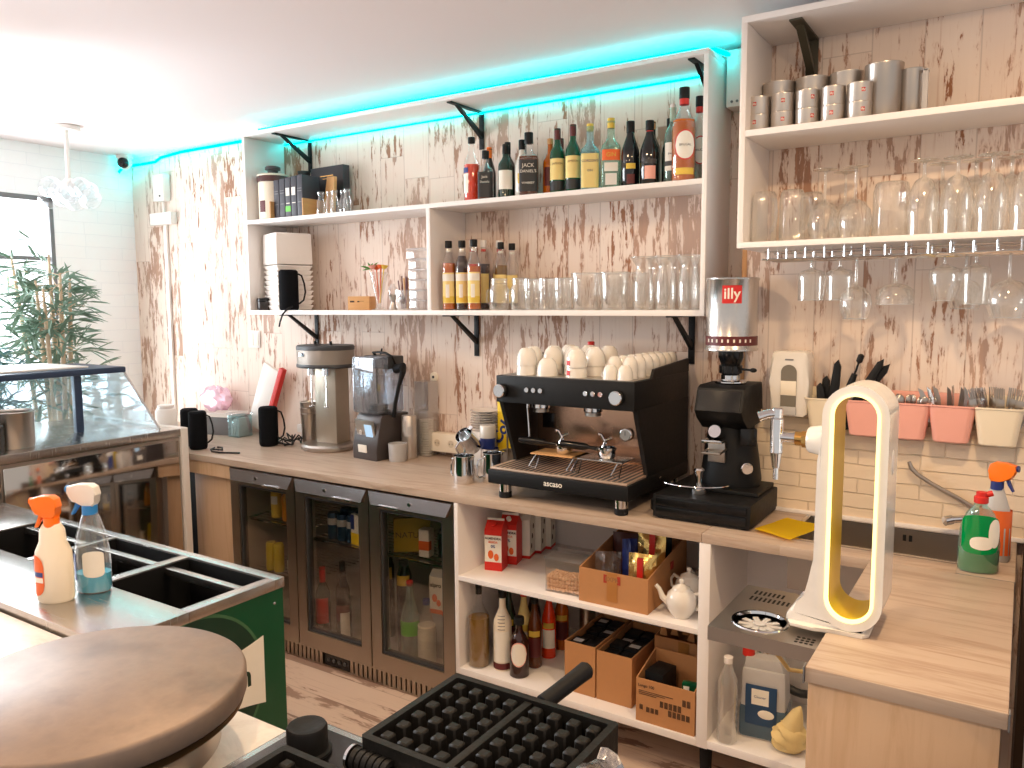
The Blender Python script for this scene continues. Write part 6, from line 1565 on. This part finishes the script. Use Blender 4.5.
t = thing('juice_bottle', 'orange juice bottle on the top shelf behind the first fridge door', 'bottle', (-2.985, -.50, .6005)); G().lathe([(0, 0), (.032, 0), (.034, .006), (.034, .11), (.02, .14), (0, .14)], 20).build('body', pm('orange_juice', srgb(214, 140, 30), .3), t); G().cyl(.018, .138, .16, 16, bev=.002).build('cap', M_orange2, t)
t = thing('cup', 'small white cup beside the yellow cans in the fridge', 'cup', (-2.945, -.53, .34)); G().lathe([(0, 0), (.018, 0), (.022, .07), (.019, .07), (.016, .004), (0, .004)], 18).build('cup_wall', M_paperw, t)
cc = None
for k, (x, y) in enumerate(((-2.66, -.52), (-2.60, -.52), (-2.54, -.52), (-2.67, -.43), (-2.61, -.43), (-2.55, -.43), (-2.48, -.43))):
    lab = 'blue and white drinks can behind the middle door, %s row, %s from left' % ('front' if k < 3 else 'back', ORD[k if k < 3 else k-3])
    if cc is None:
        cc = thing('drinks_can', lab, 'can', (x, y, .566), 0, 'blue cans in the fridge')
        G().lathe([(0, 0), (.026, 0), (.028, .006), (.028, .115), (.024, .123), (0, .122)], 22).build('can', pm('blue_can', srgb(34, 66, 96), .3, .4), cc)
        G().lathe([(.0284, .068), (.0286, .069), (.0286, .098), (.0284, .099)], 22).build('band', M_lgrey, cc)
    else: dup(cc, (x, y, .566), lab)
t = thing('cheese_pack', 'white and yellow food pack leaning at the front of the middle door shelf', 'pack', (-2.475, -.545, .567), -8); G().box(-.045, .045, -.012, .012, 0, .14, .003).build('pack', M_paperw, t); G().box(-.044, .046, -.0132, .0, .0, .055, .002).build('yellow_print', M_ybox, t); G().box(-.046, -.02, -.0134, .0, .07, .138, .002).build('purple_print', M_navy, t)
bottle('wine bottle with a red cap and red label in the middle fridge door', -2.72, -.545, ZF, .32, .035, 'wine', M_gb, M_red, .22, .42, None, 0, [(M_red, .18, .56, *sp(60))], group='wine in the fridge')
bottle('dark wine bottle without a visible label in the middle fridge door', -2.645, -.49, ZF, .345, .034, 'wine', M_gbr, M_black, .2, .42, None, 0, [(M_maroon, .16, .48, *sp(30))], group='wine in the fridge')
bottle('wine bottle with a white label in the middle fridge door', -2.585, -.545, ZF, .315, .036, 'wine', M_gbr, M_dkgrey, .2, .42, None, 0, [(M_maroon, .3, .55, *sp(60)), (M_paperw, .05, .44, FR-10, FR+62)], group='wine in the fridge')
for k, (x, y, z) in enumerate(((-2.50, -.40, .395), (-2.44, -.40, .395))):
    t = thing('sauce_jar', 'dark jar with a yellow round label, %s of two behind the middle door' % ['left', 'right'][k], 'jar', (x, y, ZF), 0, 'jars in the fridge')
    G().lathe([(0, 0), (.028, 0), (.03, .006), (.03, .34), (.022, .36), (0, .362)], 20).build('body', M_gbk, t); G().patch(.0305, FR-50, FR+50, .28, .335, 8).build('label', M_ylab, t); G().cyl(.024, .36, .40, 18, bev=.003).build('lid', M_gbk, t)
t = thing('food_box', 'yellow box with dark print on the top shelf behind the right fridge door', 'box', (-2.225, -.49, .5665), 0); bx_ = G().box(-.012, .012, -.07, .09, 0, .15, .002).build('carton', pm('dull_yellow_box', srgb(180, 150, 30), .5), t); t.rotation_euler = (0, 0, math.radians(-55))
text('NATUR', .038, M_ink, bx_, (.0128, 0, .075), (90, 0, 90))
t = thing('drink_carton', 'slim white carton on the top shelf behind the right fridge door', 'carton', (-2.125, -.50, .5665), 10); G().box(-.024, .024, -.024, .024, 0, .12, .002).build('carton', M_paperw, t); G().box(-.0246, .0246, -.0246, .0, .03, .07).build('print', M_orange2, t)
t = thing('dark_jar', 'pair-sized dark jar on the top shelf behind the right fridge door', 'jar', (-2.035, -.47, .5665)); t['label'] = 'wide dark jar at the right of the top shelf behind the right fridge door'; G().cyl(.042, 0, .11, 24, bev=.006).build('body', M_gbk, t); G().cyl(.036, .108, .125, 22, bev=.003).build('lid', M_dkgrey, t)
t = thing('sauce_jar', 'dark jar with a yellow label at the left behind the right fridge door', 'jar', (-2.255, -.50, ZF)); G().lathe([(0, 0), (.03, 0), (.033, .006), (.033, .36), (.02, .40), (0, .40)], 22).build('body', M_gbk, t); G().patch(.0336, FR-55, FR+55, .315, .36, 8).build('label', M_ylab, t); G().cyl(.022, .40, .42, 16).build('lid', M_dkgrey, t)
for k, (x, y) in enumerate(((-2.105, -.44), (-2.035, -.44))):
    t = thing('drink_carton', 'white and red drink carton behind the milk bottle, %s of two' % ['left', 'right'][k], 'carton', (x, y, ZF+.20), 8, 'cartons in the fridge')
    g = G(); g.box(-.032, .032, -.032, .032, 0, .165, .001); g.prism([(-.032, .165), (.032, .165), (0, .19)], -.032, .032, 'x'); b = g.build('carton', M_paperw, t)
    g = G(); g.ball(.014, (-.006, -.0325, .07), (1, .1, 1.3), 10, 6); g.ball(.012, (.014, -.0325, .05), (1, .1, 1.3), 10, 6); g.box(-.0326, .0326, -.0326, .0, 0, .02); g.build('print', M_orange2, b)
    text('alpro', .026, M_ink, b, (0, -.0326, .128), (90, 0, 0), bold=.0008)
    G().box(-.031, .031, -.031, .031, -.2, -.001).build('lower_carton', M_lgrey, t)
bottle('plastic soda bottle with a green label and red cap behind the right fridge door', -2.185, -.545, ZF, .355, .042, 'tall', M_ggreen, M_red, .06, .36, M_clearp, .55, [(M_lime, .34, .52, -170, 10)], group='bottles in the fridge')
bottle('bottle of white milk with a dark cap behind the right fridge door', -2.090, -.55, ZF, .295, .042, 'tall', M_clearp, M_navy, .08, .38, M_milk, .62, group='bottles in the fridge')

# ------------------------------------------------------------------ far left: plant, lamps, wall fittings
def leafy(label, x, y, z, h, seed, mleaf, n=230, spread=.34):
    random.seed(seed)
    t = thing('bamboo_plant', label, 'plant', (x, y, 0))
    G().lathe([(0, 0), (.13, 0), (.15, .02), (.17, .30), (.175, .32), (.16, .32), (.15, .28), (0, .28)], 32).build('planter', M_dkgrey, t)
    st = G(); lv = G()
    canes = [(random.uniform(-.07, .07), random.uniform(-.07, .07), random.uniform(.78, 1.0)) for _ in range(7)]
    for cx_, cy_, k in canes:
        lean = Vector((cx_*1.4, cy_*1.4, 0)); top = h*k
        st.tube([Vector((cx_, cy_, .27))+lean*(q/6)**1.4*1.0+Vector((0, 0, (top-.27)*q/6)) for q in range(7)], [.012]*6+[.006], 8)
    for i in range(n):
        cx_, cy_, k = canes[i % 7]; q = random.uniform(.42, 1.0); q = q**.8
        base = Vector((cx_, cy_, .27))+Vector((cx_*1.4, cy_*1.4, 0))*q**1.4+Vector((0, 0, (h*k-.27)*q))
        a = random.uniform(0, 2*PI); el_ = random.uniform(-.35, .9)
        d = Vector((math.cos(a)*math.cos(el_), math.sin(a)*math.cos(el_), math.sin(el_)))
        off = random.uniform(.03, spread*(.35+.65*(1-abs(q-.62))))
        b0 = base+d*off*.55
        for f in range(3):
            da = a+random.uniform(-.75, .75); e2 = el_+random.uniform(-.6, .35)
            dd = Vector((math.cos(da)*math.cos(e2), math.sin(da)*math.cos(e2), math.sin(e2)))
            L_ = random.uniform(.10, .19); wv = dd.cross(Vector((random.uniform(-.4, .4), random.uniform(-.4, .4), 1))).normalized()*L_*.065
            dr = Vector((0, 0, -L_*.18))
            p0, p1, p2, p3 = b0, b0+dd*L_*.35+dr*.1, b0+dd*L_*.7+dr*.45, b0+dd*L_+dr
            if any(-4.36 < x+q_.x and q_.z < 1.40 or x+q_.x < -4.93 or y+q_.y > -.02 for q_ in (p0, p1, p2, p3)): continue
            lv.face([p0, p1-wv, p2-wv*.75, p3]); lv.face([p0, p3, p2+wv*.75, p1+wv])
        if i % 2 == 0 and not (x+b0.x > -4.36 and b0.z < 1.4): st.tube([base, b0], .0022, 5)
    st.build('canes', M_cane, t); lv.build('leaves', mleaf, t, fixn=False)
    return t
leafy('tall artificial bamboo plant in front of the bright window', -4.58, -.74, 0, 2.22, 31, M_leaf, 290, .38)
leafy('lower bamboo plant standing nearer the window behind the display case', -4.62, -1.14, 0, 1.62, 8, M_leaf2, 170, .34)
pl = thing('pendant_lamp', 'clear glass cluster pendant lamp hanging near the window', 'lamp', (-4.33, -.75, 2.6))
G().cyl(.07, -.025, 0, 26, bev=.004).build('ceiling_rose', M_whitel, pl); G().cyl(.012, -.27, -.02, 12).build('rod', M_whitel, pl)
random.seed(2)
for k in range(9):
    a = 2*PI*k/8
    c = (0, 0, -.36) if k == 8 else (.10*math.cos(a), .10*math.sin(a), -.33-.05*(k % 2))
    G().ball(.055, c, (1, 1, 1), 16, 10).build('glass_globe', M_glassy, pl)
G().ball(.03, (0, 0, -.30)).build('hub', M_whitel, pl)
gp = thing('paper_lantern', 'round cream paper lantern at the left picture edge under the ceiling', 'lamp', (-3.30, -1.733, 2.315))
g = G(); g.lathe([(.03, .135)]+[(.13*math.sin(a)+(.002 if k % 2 else 0), .14*math.cos(a)) for k, a in enumerate([.25+i*.13 for i in range(21)])], 30); g.build('shade', pm('lantern_paper', srgb(250, 236, 214), .8, emit=(1, .8, .55), es=.55), gp)
G().cyl(.002, .13, .37, 8).build('cord', M_whitel, gp)
cm = thing('security_camera', 'small white dome camera with a dark lens in the far ceiling corner', 'camera', (-4.86, -.10, 2.525))
g = G(); g.cyl(.05, .05, .075, 22, bev=.004); g.ball(.045, (0, 0, .03)); g.build('dome', M_whitel, cm); g = G(); g.ball(.034, (.024, -.026, .022), (1, 1, 1)); g.build('lens', M_blackg, cm)
ro = thing('wall_box', 'white plastic box high on the back wall in the corner', 'box', (-4.60, -.001, 2.30)); g = G(); g.box(-.055, .055, -.05, 0, 0, .165, .006); g.build('body', M_whitel, ro); G().cyl(.006, 0, .004, 10, M=TR((.02, -.051, .03), 90)).build('indicator', M_dkgrey, ro)
r2 = thing('junction_box', 'low white junction box with a cable below the corner wall box', 'box', (-4.60, -.001, 2.155)); g = G(); g.box(-.11, .11, -.045, 0, 0, .075, .005); g.build('body', M_whitel, r2); G().tube([(0, -.015, .075), (0, -.015, .143)], .008, 8).build('conduit', M_whitel, r2); g = G(); g.box(-.015, .015, -.016, 0, -1.22, 0, .002); g.build('cable_cover', M_whitel, r2)
hk = thing('wall_hook', 'small round white wall plate with a dark hole right of the blender', 'plate', (-2.463, -.001, 1.287)); G().lathe([(0, 0), (.024, 0), (.024, .006), (.018, .010), (0, .010)], 22, M=TR((0, 0, 0), 90)).build('plate', M_cream, hk); G().cyl(.007, .0095, .0115, 12, M=TR((0, 0, 0), 90)).build('hole', M_black, hk)
sw = thing('switch_plate', 'white double switch plate on the wall above the red-edged board', 'switch', (-3.80, -.001, 1.40)); g = G(); g.box(-.05, .05, -.008, 0, 0, .10, .003); g.build('plate', M_whitel, sw); g = G(); g.box(-.04, -.002, -.012, -.007, .012, .088, .002); g.box(.002, .04, -.012, -.007, .012, .088, .002); g.build('rocker', M_paperw, sw)
tb_ = thing('trunking_box', 'white box on the wall between the two shelves near the ceiling', 'box', (-.938, -.001, 2.372)); g = G(); g.box(-.042, .042, -.10, 0, 0, .205, .003); g.build('body', M_whitel, tb_); g = G()
for q in (-.02, .0): g.cyl(.005, 0, .003, 8, M=TR((q, -.1005, .018), 90))
g.build('screw', M_grey, tb_)
pf_ = thing('cable', 'black mixer and blender cables against the wall behind the drink mixer', 'cable', (0, 0, 0))
g = G(); g.tube([(-2.86, -.03, .905), (-2.83, -.012, 1.1), (-2.84, -.010, 1.3), (-2.80, -.010, 1.42)], .004, 8); g.build('cord', M_black, pf_)
# ------------------------------------------------------------------ light
def area(name, loc, rot, sx, sy, power, col, spread=None):
    l = bpy.data.lights.new(name, 'AREA'); l.shape = 'RECTANGLE'; l.size = sx; l.size_y = sy; l.energy = power; l.color = col
    if spread: l.spread = math.radians(spread)
    o = bpy.data.objects.new(name, l); COL.objects.link(o); o.location = loc; o.rotation_euler = tuple(math.radians(a) for a in rot); return o
area('window_daylight', (-5.02, -1.8, 1.35), (0, -90, 0), 1.9, 2.5, 235, (.93, .97, 1.0))
# warm recessed ceiling lamps over the bar
for k, (x, y, p) in enumerate(((-.05, -1.45, 17.5), (-1.5, -1.75, 13), (-.6, -2.9, 13), (-2.6, -2.9, 11))):
    t = thing('ceiling_light', 'round recessed ceiling lamp over the %s' % ['counter return', 'aisle before the fridge', 'waffle iron', 'griddle'][k], 'lamp', (x, y, 2.6))
    G().lathe([(.055, -.012), (.075, -.010), (.078, 0), (.05, 0)], 28).build('rim', M_whitel, t)
    G().cyl(.052, -.006, -.004, 24).build('diffuser', emis('lamp_diffuser', (1, .82, .62), 4) if k == 0 else bpy.data.materials['lamp_diffuser'], t)
    l = bpy.data.lights.new('ceiling_lamp', 'AREA'); l.shape = 'DISK'; l.size = .10; l.energy = p; l.color = (1, .70, .40)
    o = bpy.data.objects.new('ceiling_lamp', l); COL.objects.link(o); o.location = (x, y, 2.588)
w = bpy.data.worlds.new('daylight'); SC.world = w; w.use_nodes = True
wt_ = w.node_tree; bg = wt_.nodes['Background']; bg.inputs[0].default_value = (1, .95, .91, 1)
# bright overcast street beyond the window (towards -X), dimmer room behind the camera
tcw = N(wt_, 'ShaderNodeTexCoord'); sx_ = N(wt_, 'ShaderNodeSeparateXYZ'); L(wt_, tcw.outputs['Generated'], sx_.inputs[0])
mrw = N(wt_, 'ShaderNodeMapRange', interpolation_type='SMOOTHSTEP'); mrw.inputs[1].default_value = -.80; mrw.inputs[2].default_value = -.92; mrw.inputs[3].default_value = .58; mrw.inputs[4].default_value = 3.0
L(wt_, sx_.outputs[0], mrw.inputs[0]); L(wt_, mrw.outputs[0], bg.inputs[1])
L(wt_, mixc(wt_, math_n(wt_, 'LESS_THAN', sx_.outputs[0], -.82), (1, .95, .91), (.93, .97, 1)), bg.inputs[0])
# ------------------------------------------------------------------ camera
F = 793.1
yaw, pit, rol = (math.radians(a) for a in (32.875, -5.754, -.3205))
fw = Vector((-math.sin(yaw)*math.cos(pit), math.cos(yaw)*math.cos(pit), math.sin(pit)))
rt = Vector((math.cos(yaw), math.sin(yaw), 0)); up = rt.cross(fw)
r2_ = rt*math.cos(rol)+up*math.sin(rol); u2_ = -rt*math.sin(rol)+up*math.cos(rol)
cam = bpy.data.cameras.new('camera'); cam.sensor_width = 36; cam.lens = F/1024*36; cam.clip_start = .05
co = bpy.data.objects.new('camera', cam); COL.objects.link(co)
m = Matrix((r2_, u2_, -fw)).transposed().to_4x4(); m.translation = (0, -3.10, 1.646); co.matrix_world = m
SC.camera = co
SC.view_settings.view_transform = 'Standard'; SC.view_settings.look = 'None'; SC.view_settings.gamma = 1; SC.view_settings.use_curve_mapping = False
SC.view_settings.exposure = 0.2
SC.cycles.use_denoising = True
SC.cycles.max_bounces = 8; SC.cycles.transparent_max_bounces = 40; SC.cycles.sample_clamp_indirect = 8
